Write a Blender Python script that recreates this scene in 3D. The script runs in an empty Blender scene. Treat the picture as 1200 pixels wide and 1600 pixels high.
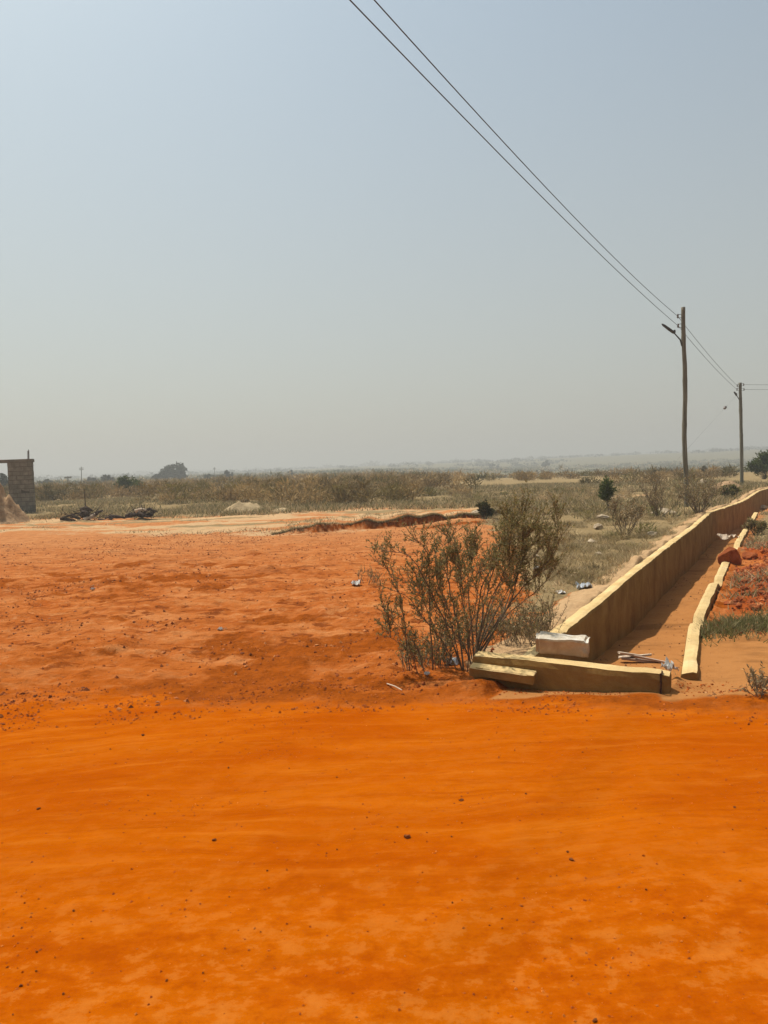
import bpy, bmesh, math, random
import numpy as np
from mathutils import Vector, Matrix

scene = bpy.context.scene
COL = scene.collection
R = math.radians

# ------------------------------------------------------------------ camera
FPX, EYE, PITCH, ROLL = 1209.0, 1.75, math.atan(70 / 1209.0), R(1.95)
_F = Vector((0, math.cos(PITCH), -math.sin(PITCH)))
_U0 = Vector((0, math.sin(PITCH), math.cos(PITCH)))
_R0 = Vector((1, 0, 0))
_R = math.cos(ROLL) * _R0 - math.sin(ROLL) * _U0
_U = math.cos(ROLL) * _U0 + math.sin(ROLL) * _R0
cam_d = bpy.data.cameras.new('camera')
cam_d.sensor_fit = 'VERTICAL'
cam_d.sensor_height = 24.0
cam_d.lens = FPX / 1600.0 * 24.0
cam_d.clip_start = 0.05
cam_d.clip_end = 20000
cam = bpy.data.objects.new('camera', cam_d)
COL.objects.link(cam)
M = Matrix.Identity(4)
for i in range(3):
    M[i][0], M[i][1], M[i][2] = _R[i], _U[i], -_F[i]
M[2][3] = EYE
cam.matrix_world = M
scene.camera = cam


def ray(px, py):
    return _F + (px - 600) / FPX * _R + (800 - py) / FPX * _U


def G(px, py, z=0.0):
    d = ray(px, py)
    return Vector((0, 0, EYE)) + d * ((z - EYE) / d.z)


def D(px, py, Y):
    d = ray(px, py)
    return Vector((0, 0, EYE)) + d * (Y / d.y)


# ------------------------------------------------------------------ sky, sun, exposure
SUN_EL, SUN_AZ = R(64), R(-46)          # azimuth from +Y towards +X
world = bpy.data.worlds.new('World')
scene.world = world
world.use_nodes = True
wn, wl = world.node_tree.nodes, world.node_tree.links
wn.clear()
sky = wn.new('ShaderNodeTexSky')
sky.sky_type = 'NISHITA'
sky.sun_disc = False
sky.sun_elevation = SUN_EL
sky.sun_rotation = SUN_AZ
sky.altitude = 0
sky.air_density = 1.0
sky.dust_density = 2.5
sky.ozone_density = 1.0
hsv = wn.new('ShaderNodeHueSaturation')
hsv.inputs['Saturation'].default_value = 1.0
bg = wn.new('ShaderNodeBackground')
bg.inputs['Strength'].default_value = 0.137
wo = wn.new('ShaderNodeOutputWorld')
# dust veil: the sky pales towards the horizon
wtc = wn.new('ShaderNodeTexCoord')
wsep = wn.new('ShaderNodeSeparateXYZ')
wl.new(wtc.outputs['Generated'], wsep.inputs[0])
veil = wn.new('ShaderNodeMapRange')
veil.inputs['From Min'].default_value = 0.0
veil.inputs['From Max'].default_value = 0.55
veil.inputs['To Min'].default_value = 0.86
veil.inputs['To Max'].default_value = 0.25
wl.new(wsep.outputs['Z'], veil.inputs['Value'])
wmix = wn.new('ShaderNodeMix')
wmix.data_type = 'RGBA'
wmix.inputs[7].default_value = (3.98, 3.86, 3.58, 1)
wl.new(veil.outputs[0], wmix.inputs[0])
wtint = wn.new('ShaderNodeMix')
wtint.data_type = 'RGBA'
wtint.blend_type = 'MULTIPLY'
wtint.inputs[0].default_value = 1.0
wtint.inputs[7].default_value = (1.01, 1.10, 0.96, 1)
wl.new(sky.outputs[0], wtint.inputs[6])
wl.new(wtint.outputs[2], hsv.inputs['Color'])
wl.new(hsv.outputs[0], wmix.inputs[6])
# forward scattering: the dusty air is brighter towards the sun
wdot = wn.new('ShaderNodeVectorMath')
wdot.operation = 'DOT_PRODUCT'
wdot.inputs[1].default_value = (math.sin(SUN_AZ) * math.cos(SUN_EL), math.cos(SUN_AZ) * math.cos(SUN_EL), math.sin(SUN_EL))
wl.new(wtc.outputs['Generated'], wdot.inputs[0])
wmr = wn.new('ShaderNodeMapRange')
wmr.inputs['From Min'].default_value = 0.0
wmr.inputs['From Max'].default_value = 1.0
wmr.inputs['To Min'].default_value = 0.84
wmr.inputs['To Max'].default_value = 1.16
wl.new(wdot.outputs['Value'], wmr.inputs['Value'])
wsc = wn.new('ShaderNodeVectorMath')
wsc.operation = 'SCALE'
wl.new(wmix.outputs[2], wsc.inputs[0])
wl.new(wmr.outputs[0], wsc.inputs['Scale'])
wl.new(wsc.outputs[0], bg.inputs['Color'])
wl.new(bg.outputs[0], wo.inputs['Surface'])

sun_d = bpy.data.lights.new('sun', 'SUN')
sun_d.energy = 4.8
sun_d.angle = R(1.2)
sun_d.color = (1.0, 0.95, 0.86)
sun = bpy.data.objects.new('sun', sun_d)
COL.objects.link(sun)
to_sun = Vector((math.sin(SUN_AZ) * math.cos(SUN_EL), math.cos(SUN_AZ) * math.cos(SUN_EL), math.sin(SUN_EL)))
sun.rotation_euler = to_sun.to_track_quat('Z', 'Y').to_euler()
sun.location = (0, 0, 50)

vs = scene.view_settings
vs.view_transform = 'Standard'
vs.look = 'None'
vs.exposure = 0.0
vs.gamma = 1.0
HAZE_DENSITY = 0.0017

# ------------------------------------------------------------------ noise and terrain


def _hash(xi, yi, seed):
    h = (xi.astype(np.int64) * 374761393 + yi.astype(np.int64) * 668265263 + seed * 1442695041) & 0xffffffff
    h = ((h ^ (h >> 13)) * 1274126177) & 0xffffffff
    h = ((h ^ (h >> 16)) * 2246822519) & 0xffffffff
    return (h ^ (h >> 15)) / 4294967295.0


def vnoise(x, y, seed=0):
    xi, yi = np.floor(x), np.floor(y)
    fx, fy = x - xi, y - yi
    fx, fy = fx * fx * (3 - 2 * fx), fy * fy * (3 - 2 * fy)
    a, b = _hash(xi, yi, seed), _hash(xi + 1, yi, seed)
    c, d = _hash(xi, yi + 1, seed), _hash(xi + 1, yi + 1, seed)
    return (a + (b - a) * fx) * (1 - fy) + (c + (d - c) * fx) * fy


def fbm(x, y, seed=0, octv=4, gain=0.5):
    x, y = np.asarray(x, float), np.asarray(y, float)
    s, a, n = 0, 1.0, 0
    for o in range(octv):
        s = s + a * vnoise(x * 2 ** o + 17.3 * o, y * 2 ** o - 9.1 * o, seed + o)
        n += a
        a *= gain
    return s / n * 2 - 1                      # -1..1


def sst(a, b, x):
    t = np.clip((np.asarray(x, float) - a) / (b - a), 0, 1)
    return t * t * (3 - 2 * t)


LW_Y = [3.5, 6.35, 7.6, 8.99, 12.18, 15.8, 18.92, 23.36, 25.09, 29.25, 35.84, 46.0]
LW_X = [-.31, 1.12, 1.77, 2.51, 4.12, 5.97, 7.66, 9.95, 11.1, 13.7, 17.5, 24.0]
COSD = 0.8876
W_DRAIN = 1.06


def vdrain(x, y):
    return (x - np.interp(y, LW_Y, LW_X)) * COSD


def road_edge(x):
    return np.interp(x, [-20, -6, -2.8, -1, .9, 2.6, 5, 20], [5.6, 5.55, 5.5, 5.58, 5.5, 5.2, 5.1, 5.0]) + 0.10 * fbm(x / .5, x * 0 + 3.3, 5, 4) + .22 * fbm(x / 2.1, x * 0 + 1.3, 6, 2)


def T(x, y):
    x, y = np.asarray(x, float), np.asarray(y, float)
    r = np.hypot(x, y)
    front = sst(0.0, 0.5, y - road_edge(x))
    v = vdrain(x, y)
    # road: shallow ruts along x
    road = 0.012 * fbm(x / 2.6, y / .22, 11, 4) + 0.008 * fbm(x / .5, y / .5, 12, 3) + .004 * fbm(x / .12, y / .1, 13, 3)
    # rough laterite ground beyond the road
    nearf = 1 - sst(12, 20, r)
    rough = 0.045 * fbm(x / 1.7, y / 1.3, 21, 3) + 0.028 * fbm(x / .45, y / .4, 22, 4) + .030 * nearf * fbm(x / .17, y / .16, 24, 2) - 0.02
    lump = np.clip(fbm(x / .7, y / .55, 23, 4) - .2, 0, 1) * .12
    z = road * (1 - front) + (rough + lump) * front
    # small berm of loose soil on the road edge
    e = y - road_edge(x) - .35
    bx = np.interp(x, [-4, -1.5, -.5, 2.2, 4], [.2, .6, 1, .9, .8])
    z = z + bx * np.exp(-(e / .28) ** 2) * (0.035 + 0.04 * fbm(x / .35, y / .25, 31, 3))
    # gently undulating plain
    z = z + sst(8, 40, r) * 0.14 * fbm(x / 9, y / 9, 41, 4)
    # eroded little scarp in the red ground
    ly = np.interp(x, [-7, -2.35, .36, 3.55, 7], [21.0, 21.7, 22.4, 25.2, 27.5]) + .5 * fbm(x / .9, x * 0 + .7, 51, 4)
    on = sst(-3.4, -1.6, x) * (1 - sst(3.8, 5.0, x))
    z = z + on * (0.19 + .12 * fbm(x / .5, x * 0 + 2, 53, 3)) * sst(-.03, .07, y - ly) * (1 - sst(1.5, 8, y - ly))
    ly2 = ly - 1.6 + .3 * fbm(x / .6, x * 0, 52, 3)
    z = z + on * sst(.4, 1.2, x) * .09 * sst(-.1, .2, y - ly2) * (1 - sst(.6, 1.6, y - ly2))
    # drain
    zf = np.interp(y, [5.5, 6.2, 7.2, 8.7, 11, 16, 30, 38, 46], [0, -.06, -.30, -.5, -.70, -.80, -.85, -.8, -.4])
    zf = zf + .03 * fbm(x / .5, y / .5, 61, 4) + .04 * fbm(x / 1.4, y / 1.4, 62, 2)
    ind = sst(-.15, -.06, v) * (1 - sst(W_DRAIN + .03, W_DRAIN + .11, v)) * sst(5.55, 5.9, y) * (y < 47)
    # right of the drain: silt apron, then heaps of red spoil
    right = sst(W_DRAIN + .08, W_DRAIN + .2, v) * sst(5.4, 5.9, y) * (y < 45)
    apron = 1 - sst(7.6, 8.6, y)
    heap = (1 - apron) * sst(W_DRAIN + .3, W_DRAIN + 1.1, v) * (.10 + .20 * fbm(x / 1.1, y / 1.3, 71, 4) + .16 * np.abs(fbm(x / .35, y / .4, 72, 4)) + .05 * fbm(x / .12, y / .14, 75, 2))
    zr = .01 * fbm(x / .6, y / .6, 73, 3) * apron + (1 - apron) * (rough * .6 + np.maximum(heap, -.05)) - .035
    z = z * (1 - right) + zr * right
    # left bank spills a little on the wall
    z = z + sst(-.75, -.2, v) * (1 - sst(-.16, -.1, v)) * sst(6.6, 7.6, y) * (y < 45) * (.075 + .10 * fbm(x / .6, y / .6, 74, 4))
    z = z * (1 - ind) + zf * ind
    # far country: dips a little on the right, then low swells near the horizon
    z = z - 3.0 * sst(70, 260, r) * sst(-.05, .25, x / np.maximum(r, 1)) * (1 - sst(480, 1050, r))
    z = z - 0.5 * sst(70, 200, r) * (1 - sst(480, 1050, r))
    z = z + sst(480, 1050, r) * (1.8 + 6.5 * sst(-.2, .45, x / np.maximum(r, 1)) + 1.6 * fbm(x / 300, y / 300, 81, 3))
    return z


def Tz(x, y):
    return float(T(np.array([x]), np.array([y]))[0])


def on_ground(px, py, dz=0.0):
    """The point of the ground seen at that spot of the photograph (a few fixed-point steps)."""
    z = 0.0
    for _ in range(4):
        p = G(px, py, z)
        z = Tz(p.x, p.y)
    return Vector((p.x, p.y, z + dz))


# ------------------------------------------------------------------ material helpers


def new_mat(name):
    m = bpy.data.materials.new(name)
    m.use_nodes = True
    nt = m.node_tree
    nt.nodes.clear()
    out = nt.nodes.new('ShaderNodeOutputMaterial')
    p = nt.nodes.new('ShaderNodeBsdfPrincipled')
    nt.links.new(p.outputs[0], out.inputs['Surface'])
    p.inputs['Roughness'].default_value = .9
    p.inputs['Specular IOR Level'].default_value = .15
    return m, nt, p, out


def nd(nt, t, **kw):
    n = nt.nodes.new(t)
    for k, v in kw.items():
        if k in n.inputs.keys() if hasattr(n.inputs, 'keys') else False:
            n.inputs[k].default_value = v
        else:
            setattr(n, k, v)
    return n


def noise(nt, vec, scale, detail=4.0, rough=.55, dist=0.0):
    n = nt.nodes.new('ShaderNodeTexNoise')
    n.inputs['Scale'].default_value = scale
    n.inputs['Detail'].default_value = detail
    n.inputs['Roughness'].default_value = rough
    n.inputs['Distortion'].default_value = dist
    nt.links.new(vec, n.inputs['Vector'])
    return n.outputs['Fac']


def ramp(nt, fac, stops):
    n = nt.nodes.new('ShaderNodeValToRGB')
    el = n.color_ramp.elements
    while len(el) < len(stops):
        el.new(.5)
    for e, (p, c) in zip(el, stops):
        e.position = p
        e.color = (*c, 1) if len(c) == 3 else c
    nt.links.new(fac, n.inputs['Fac'])
    return n.outputs['Color']


def g(v):
    return (v, v, v)


def mixc(nt, fac, a, b, blend='MIX'):
    n = nt.nodes.new('ShaderNodeMix')
    n.data_type = 'RGBA'
    n.blend_type = blend
    for sock, val in ((n.inputs['Factor'], fac), (n.inputs[6], a), (n.inputs[7], b)):
        if isinstance(val, (int, float)):
            sock.default_value = val
        elif isinstance(val, tuple):
            sock.default_value = (*val, 1)
        else:
            nt.links.new(val, sock)
    return n.outputs[2]


def math_n(nt, op, a, b):
    n = nt.nodes.new('ShaderNodeMath')
    n.operation = op
    for sock, val in ((n.inputs[0], a), (n.inputs[1], b)):
        if isinstance(val, (int, float)):
            sock.default_value = val
        else:
            nt.links.new(val, sock)
    return n.outputs[0]


def mapping(nt, vec, scale):
    n = nt.nodes.new('ShaderNodeMapping')
    n.inputs['Scale'].default_value = scale
    nt.links.new(vec, n.inputs['Vector'])
    return n.outputs[0]


def bump(nt, p, height, strength, dist, prev=None):
    b = nt.nodes.new('ShaderNodeBump')
    b.inputs['Distance'].default_value = dist
    if isinstance(strength, (int, float)):
        b.inputs['Strength'].default_value = strength
    else:
        nt.links.new(strength, b.inputs['Strength'])
    nt.links.new(height, b.inputs['Height'])
    if prev is not None:
        nt.links.new(prev, b.inputs['Normal'])
    nt.links.new(b.outputs[0], p.inputs['Normal'])
    return b.outputs[0]


def simple_mat(name, c1, c2, scale=6, bump_d=.01, rough=.9, detail=6, bump_s=.6, c3=None, spec=.15, bscale=None):
    m, nt, p, out = new_mat(name)
    vec = nt.nodes.new('ShaderNodeTexCoord').outputs['Object']
    f = noise(nt, vec, scale, detail, .6)
    stops = [(.3, c1), (.7, c2)] if c3 is None else [(.25, c1), (.55, c2), (.78, c3)]
    nt.links.new(ramp(nt, f, stops), p.inputs['Base Color'])
    p.inputs['Roughness'].default_value = rough
    p.inputs['Specular IOR Level'].default_value = spec
    if bump_d:
        bump(nt, p, noise(nt, vec, bscale or scale * 5, 6, .65), bump_s, bump_d)
    return m


def leaf_mat(name, transl=.25, mul=(1, 1, 1)):
    """Foliage: colour from the mesh's own per-leaf tint, a little light passing through."""
    m, nt, p, out = new_mat(name)
    a = nt.nodes.new('ShaderNodeAttribute')
    a.attribute_name = 'tint'
    c = mixc(nt, 1.0, a.outputs['Color'], tuple(mul), 'MULTIPLY')
    nt.links.new(c, p.inputs['Base Color'])
    p.inputs['Roughness'].default_value = .75
    tr = nt.nodes.new('ShaderNodeBsdfTranslucent')
    nt.links.new(c, tr.inputs['Color'])
    mx = nt.nodes.new('ShaderNodeMixShader')
    mx.inputs[0].default_value = transl
    nt.links.new(p.outputs[0], mx.inputs[1])
    nt.links.new(tr.outputs[0], mx.inputs[2])
    nt.links.new(mx.outputs[0], out.inputs['Surface'])
    return m


# ------------------------------------------------------------------ object helpers


def link(name, me, mat=None, parent=None, loc=None):
    o = bpy.data.objects.new(name, me)
    COL.objects.link(o)
    if mat is not None and me is not None:
        me.materials.append(mat)
    if parent is not None:
        o.parent = parent
    if loc is not None:
        o.location = loc
    return o


def tag(o, label=None, cat=None, group=None, kind=None):
    if label:
        o['label'] = label
    if cat:
        o['category'] = cat
    if group:
        o['group'] = group
    if kind:
        o['kind'] = kind
    return o


def empty(name, loc, label, cat, group=None, rz=0.0):
    o = link(name, None, loc=loc)
    o.rotation_euler.z = rz
    o.empty_display_size = .2
    return tag(o, label, cat, group)


def copy_tree(o, parent=None):
    c = o.copy()
    COL.objects.link(c)
    c.parent = parent
    for ch in list(o.children):
        copy_tree(ch, c)
    return c


def mesh_from(name, verts, faces, smooth=False):
    me = bpy.data.meshes.new(name)
    me.from_pydata([tuple(v) for v in verts], [], faces)
    me.update()
    if smooth:
        me.polygons.foreach_set('use_smooth', [True] * len(me.polygons))
    return me


def np_mesh(name, verts, k, tint=None):
    """verts (N*k,3): N separate polygons of k corners; tint (N,3) per polygon colour."""
    verts = np.asarray(verts, np.float32).reshape(-1, 3)
    n = len(verts) // k
    me = bpy.data.meshes.new(name)
    me.vertices.add(len(verts))
    me.vertices.foreach_set('co', verts.ravel())
    me.loops.add(n * k)
    me.loops.foreach_set('vertex_index', np.arange(n * k, dtype=np.int32))
    me.polygons.add(n)
    me.polygons.foreach_set('loop_start', np.arange(0, n * k, k, dtype=np.int32))
    me.polygons.foreach_set('loop_total', np.full(n, k, np.int32))
    me.update(calc_edges=True)
    if tint is not None:
        a = me.attributes.new('tint', 'FLOAT_COLOR', 'POINT')
        col = np.ones((n, k, 4), np.float32)
        col[:, :, :3] = np.asarray(tint)[:, None, :]
        a.data.foreach_set('color', col.ravel())
    return me


class Soup:
    """Collects small solids into ONE mesh for one part."""

    def __init__(self):
        self.v, self.f = [], []

    def box(self, c, s, rot=None, jit=0.0, rng=random):
        b = len(self.v)
        for dz in (-.5, .5):
            for dx, dy in ((-.5, -.5), (.5, -.5), (.5, .5), (-.5, .5)):
                p = Vector((dx * s[0], dy * s[1], dz * s[2]))
                if jit:
                    p += Vector((rng.uniform(-jit, jit), rng.uniform(-jit, jit), rng.uniform(-jit, jit)))
                if rot is not None:
                    p = rot @ p
                self.v.append(p + Vector(c))
        for q in ((3, 2, 1, 0), (4, 5, 6, 7), (0, 1, 5, 4), (1, 2, 6, 5), (2, 3, 7, 6), (3, 0, 4, 7)):
            self.f.append(tuple(b + i for i in q))

    def tube(self, pts, rad, sides=6, cap=True):
        pts = [Vector(p) for p in pts]
        n = len(pts)
        if isinstance(rad, (int, float)):
            rad = [rad] * n
        b = len(self.v)
        ref = Vector((.31, .17, .93)).normalized()
        for i, p in enumerate(pts):
            t = (pts[min(i + 1, n - 1)] - pts[max(i - 1, 0)]).normalized()
            if abs(t.dot(ref)) > .95:
                rr = Vector((1, 0, 0))
            else:
                rr = ref
            a = t.cross(rr).normalized()
            c = t.cross(a)
            for k in range(sides):
                an = 2 * math.pi * k / sides
                self.v.append(p + (a * math.cos(an) + c * math.sin(an)) * rad[i])
        for i in range(n - 1):
            for k in range(sides):
                k2 = (k + 1) % sides
                self.f.append((b + i * sides + k, b + i * sides + k2, b + (i + 1) * sides + k2, b + (i + 1) * sides + k))
        if cap:
            self.f.append(tuple(b + k for k in range(sides - 1, -1, -1)))
            self.f.append(tuple(b + (n - 1) * sides + k for k in range(sides)))

    def build(self, name, mat, parent=None, smooth=False):
        return link(name, mesh_from(name, self.v, self.f, smooth), mat, parent)


def bevel_obj(o, w, seg=2):
    m = o.modifiers.new('bevel', 'BEVEL')
    m.width = w
    m.segments = seg
    m.limit_method = 'ANGLE'
    return o


def rock_mesh(name, seed, size, sub=2, rough=.28, freq=1.6):
    bm = bmesh.new()
    bmesh.ops.create_icosphere(bm, subdivisions=sub, radius=1.0)
    rg = random.Random(seed)
    planes = [(Vector((rg.uniform(-1, 1), rg.uniform(-1, 1), rg.uniform(-1, 1))).normalized(), rg.uniform(.55, .85)) for _ in range(9)]
    for v in bm.verts:
        p = v.co.copy()
        for n, d in planes:
            k = p.dot(n)
            if k > d:
                p -= n * (k - d)
        q = np.array([p.x * freq + seed, p.y * freq + p.z * 1.3])
        p *= 1 + rough * float(fbm(q[:1], q[1:], seed, 3)[0])
        v.co = Vector((p.x * size[0], p.y * size[1], p.z * size[2]))
    me = bpy.data.meshes.new(name)
    bm.to_mesh(me)
    bm.free()
    return me


# ------------------------------------------------------------------ ground
def ground():
    rad = [0.0]
    rr = np.concatenate([np.geomspace(.4, 2.0, 22)[:-1], np.geomspace(2.0, 45, 470)[:-1], np.geomspace(45, 3000, 130)])
    az_f = np.radians(np.linspace(-33, 33, 560))
    az_b = np.radians(np.linspace(33, 327, 60)[1:-1])
    az = np.concatenate([az_f, az_b])
    nr, na = len(rr), len(az)
    A, RR = np.meshgrid(az, rr)
    X, Y = (RR * np.sin(A)).ravel(), (RR * np.cos(A)).ravel()
    Z = T(X, Y)
    verts = np.column_stack([X, Y, Z])
    verts = np.vstack([verts, [[0, 0, Tz(0, 0)]]])
    i = np.arange(nr - 1)[:, None] * na + np.arange(na)[None, :]
    j = np.arange(nr - 1)[:, None] * na + (np.arange(na)[None, :] + 1) % na
    quads = np.stack([i, i + na, j + na, j], -1).reshape(-1, 4)
    c = len(verts) - 1
    tris = [(c, int(k), int((k + 1) % na)) for k in range(na)]
    me = bpy.data.meshes.new('ground')
    nq, ntr = len(quads), len(tris)
    me.vertices.add(len(verts))
    me.vertices.foreach_set('co', verts.astype(np.float32).ravel())
    me.loops.add(nq * 4 + ntr * 3)
    me.loops.foreach_set('vertex_index', np.concatenate([quads.ravel(), np.array(tris).ravel()]).astype(np.int32))
    me.polygons.add(nq + ntr)
    me.polygons.foreach_set('loop_start', np.concatenate([np.arange(nq) * 4, nq * 4 + np.arange(ntr) * 3]).astype(np.int32))
    me.polygons.foreach_set('loop_total', np.concatenate([np.full(nq, 4), np.full(ntr, 3)]).astype(np.int32))
    me.update(calc_edges=True)
    me.polygons.foreach_set('use_smooth', [True] * (nq + ntr))
    # soil kinds
    x, y = verts[:, 0], verts[:, 1]
    r = np.hypot(x, y)
    n1 = fbm(x / 1.2, y / 1.2, 101, 5)
    n2 = fbm(x / 4.0, y / 3.0, 102, 4)
    v = vdrain(x, y)
    wide = 1 - sst(-2.6, -.6, x)
    road = 1 - sst(-.40 - .5 * wide, .55 + .8 * wide, y - road_edge(x) + (.45 + .3 * wide) * n1 + .25 * fbm(x / .4, y / .3, 104, 4) - .35 * wide - .05)
    dband = np.exp(-((y - road_edge(x) - .45 + .2 * n1) / .38) ** 2) * np.interp(x, [-6, -2.5, -1.2, 0, 5], [.1, .35, .8, 1, 1])
    n3 = fbm(x / .55, y / .38, 103, 5)
    dpat = sst(.02, .55, .7 * n2 + .95 * n3 + .25 * np.exp(-((x + .9) / 1.1) ** 2 - ((y - 7.6) / 1.6) ** 2)) * (1 - road) * (1 - sst(14, 22, y)) * .8
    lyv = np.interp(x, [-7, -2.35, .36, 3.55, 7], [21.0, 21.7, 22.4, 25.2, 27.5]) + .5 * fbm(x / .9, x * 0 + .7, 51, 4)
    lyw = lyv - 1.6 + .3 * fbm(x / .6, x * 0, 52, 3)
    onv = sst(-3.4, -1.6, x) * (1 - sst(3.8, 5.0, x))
    scarp = onv * np.maximum(np.exp(-((y - lyv - .02) / .085) ** 2), sst(.4, 1.2, x) * np.exp(-((y - lyw - .02) / .07) ** 2))  # darkens the steep face: its shade is painted into the soil colour
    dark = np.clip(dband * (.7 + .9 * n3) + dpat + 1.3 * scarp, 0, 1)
    sand_lo = np.interp(x, [-30, -13, -5, -2.4, .4, 3.5, 6], [27, 26.0, 22.5, 21.6, 22.3, 25.2, 27]) + 1.3 * n1
    sand_hi = np.interp(x, [-30, -20, -8, -5.5, 0, 4, 6], [36, 37.5, 33, 33, 33.5, 33, 30]) + 2 * n2
    sand = sst(-2.5, 1.5, y - sand_lo) * (1 - sst(-2, 1.5, y - sand_hi)) * (1 - sst(4, 6.5, x)) * (.25 + .75 * sst(-.3, .25, fbm(x / 2.6, y / .8, 105, 5))) * (1 - scarp)
    bank = sst(-.62, -.4, v + .22 * n1) * (1 - sst(-.1, -.02, v)) * sst(6.3, 7, y) * sst(-.95, -.4, fbm(x / 1.3, y / 1.3, 108, 3)) * (y < 45)
    # dry-grass ground: beyond the sand, and the strip between the bush and the drain
    xg = np.interp(y, [5.8, 6.5, 8.5, 12, 18, 22, 26], [.5, .9, 1.45, 2.1, 2.9, 3.0, 3.3]) + .45 * n1 + .4 * n2
    strip = sst(-.3, .4, x - xg) * sst(6.15, 6.7, y) * (v < .05)
    field = sst(-1.5, 2.0, y - sand_hi)
    rightfar = sst(W_DRAIN, W_DRAIN + .5, v) * sst(11.5, 14, y + 2 * n2)
    gpatch = sst(W_DRAIN + .1, W_DRAIN + .25, v) * np.exp(-((y - 7.95 - .18 * (x - 3.5)) / .42) ** 2) * .9
    grass = np.clip(np.maximum.reduce([strip, field, rightfar * .8, gpatch]), 0, 1)
    track = np.exp(-((y - (36.5 + .35 * (x - 8)) + 1.2 * n1) / .9) ** 2) * sst(5, 6.5, x) * (1 - sst(12.5, 14.5, x))
    track = np.maximum(track, np.exp(-((y - 44 + 1.5 * n1) / 1.6) ** 2) * sst(9.0, 10, x) * (1 - sst(12.5, 13.5, x)))
    sand = np.maximum(sand, track * .85)
    sgr = sst(.08, .4, fbm(x / 3.0, y / .9, 109, 5)) * sst(22, 25, y) * (1 - sst(34, 38, y)) * (x < 6)
    grass = np.maximum(grass, .85 * sgr) * (1 - track) * (1 - bank)
    sand = np.maximum(sand, bank)
    opatch = sst(.05, .35, fbm(x / .9, y / .8, 107, 3)) * strip * np.exp(-((x - 1.75) / .4) ** 2 - ((y - 8.9) / 1.2) ** 2)
    grass = np.clip(grass - opatch, 0, 1)
    silt = np.clip(sst(-.1, .0, v) * (1 - sst(W_DRAIN + .0, W_DRAIN + .1, v)) * sst(5.5, 5.8, y) + sst(W_DRAIN, W_DRAIN + .1, v) * sst(5.35, 5.6, y + .1 * n1) * (1 - sst(7.3, 8.3, y)), 0, 1) * (y < 47)
    deep = sst(W_DRAIN + .1, W_DRAIN + .4, v) * sst(8.2, 9.0, y) * (1 - sst(14, 18, y)) * sst(-.2, .3, n2 + .6 * n1 + .15)
    road = road * (1 - silt)
    for nm, chans in (('soil', (road, grass, sand, dark)), ('soil_extra', (silt, deep, np.clip(field * sst(90, 320, r), 0, 1), np.clip(sst(10, 24, y) + .25 * n1, 0, 1)))):
        a = me.attributes.new(nm, 'FLOAT_COLOR', 'POINT')
        a.data.foreach_set('color', np.stack(chans, -1).astype(np.float32).ravel())

    m, nt, p, out = new_mat('laterite_ground')
    p.inputs['Roughness'].default_value = 1.0
    p.inputs['Specular IOR Level'].default_value = 0.0
    vec = nt.nodes.new('ShaderNodeTexCoord').outputs['Object']
    at = nt.nodes.new('ShaderNodeAttribute')
    at.attribute_name = 'soil'
    ax = nt.nodes.new('ShaderNodeAttribute')
    ax.attribute_name = 'soil_extra'
    sp, sx = nt.nodes.new('ShaderNodeSeparateColor'), nt.nodes.new('ShaderNodeSeparateColor')
    nt.links.new(at.outputs['Color'], sp.inputs[0])
    nt.links.new(ax.outputs['Color'], sx.inputs[0])
    fine = noise(nt, vec, 9, 8, .65)
    med = noise(nt, vec, 1.6, 7, .6)
    grit = noise(nt, vec, 42, 5, .7)

    def edged(mask, amt=.5):
        # break the edge of a zone with fine noise
        k = math_n(nt, 'SUBTRACT', fine, .5)
        s = math_n(nt, 'ADD', mask, math_n(nt, 'MULTIPLY', k, amt * 2))
        k2 = math_n(nt, 'SUBTRACT', med, .5)
        s = math_n(nt, 'ADD', s, math_n(nt, 'MULTIPLY', k2, amt))
        n = nt.nodes.new('ShaderNodeMapRange')
        n.inputs['From Min'].default_value = .25
        n.inputs['From Max'].default_value = .75
        n.interpolation_type = 'SMOOTHSTEP'
        nt.links.new(s, n.inputs['Value'])
        return n.outputs[0]

    crumb = noise(nt, mapping(nt, vec, (1, 1.25, 1)), 5.5, 9, .72, .3)
    red = mixc(nt, ramp(nt, med, [(.3, g(0)), (.7, g(1))]), (.365, .088, .014), (.445, .14, .034))
    red = mixc(nt, ramp(nt, crumb, [(.54, g(0)), (.64, g(.8))]), red, (.20, .045, .007))
    red = mixc(nt, ramp(nt, crumb, [(.33, g(.8)), (.46, g(0))]), red, (.52, .22, .085))
    sheet = noise(nt, mapping(nt, vec, (.55, 1.7, 1)), 1.5, 9, .66, .2)
    red = mixc(nt, ramp(nt, sheet, [(.52, g(0)), (.62, g(.65))]), red, (.50, .19, .062))
    red = mixc(nt, ramp(nt, sheet, [(.38, g(.6)), (.46, g(0))]), red, (.24, .052, .008))
    clump = noise(nt, mapping(nt, vec, (.75, 1.15, 1)), 3.2, 6, .62, .15)
    red = mixc(nt, ramp(nt, clump, [(.575, g(0)), (.62, g(.8))]), red, (.17, .036, .006))
    red = mixc(nt, ramp(nt, clump, [(.36, g(.55)), (.42, g(0))]), red, (.52, .215, .075))
    red = mixc(nt, math_n(nt, 'MULTIPLY', ax.outputs['Alpha'], .55), red, mixc(nt, crumb, (.55, .29, .135), (.36, .15, .05)))
    darkc = mixc(nt, ramp(nt, crumb, [(.38, g(0)), (.62, g(1))]), (.33, .08, .010), (.20, .046, .006))
    # wheel tracks: long thin streaks that bend with the road, so the lookup is warped sideways
    psx = nt.nodes.new('ShaderNodeSeparateXYZ')
    nt.links.new(vec, psx.inputs[0])
    wob = noise(nt, mapping(nt, vec, (.32, .5, 1)), 1.0, 3, .5)
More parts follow.
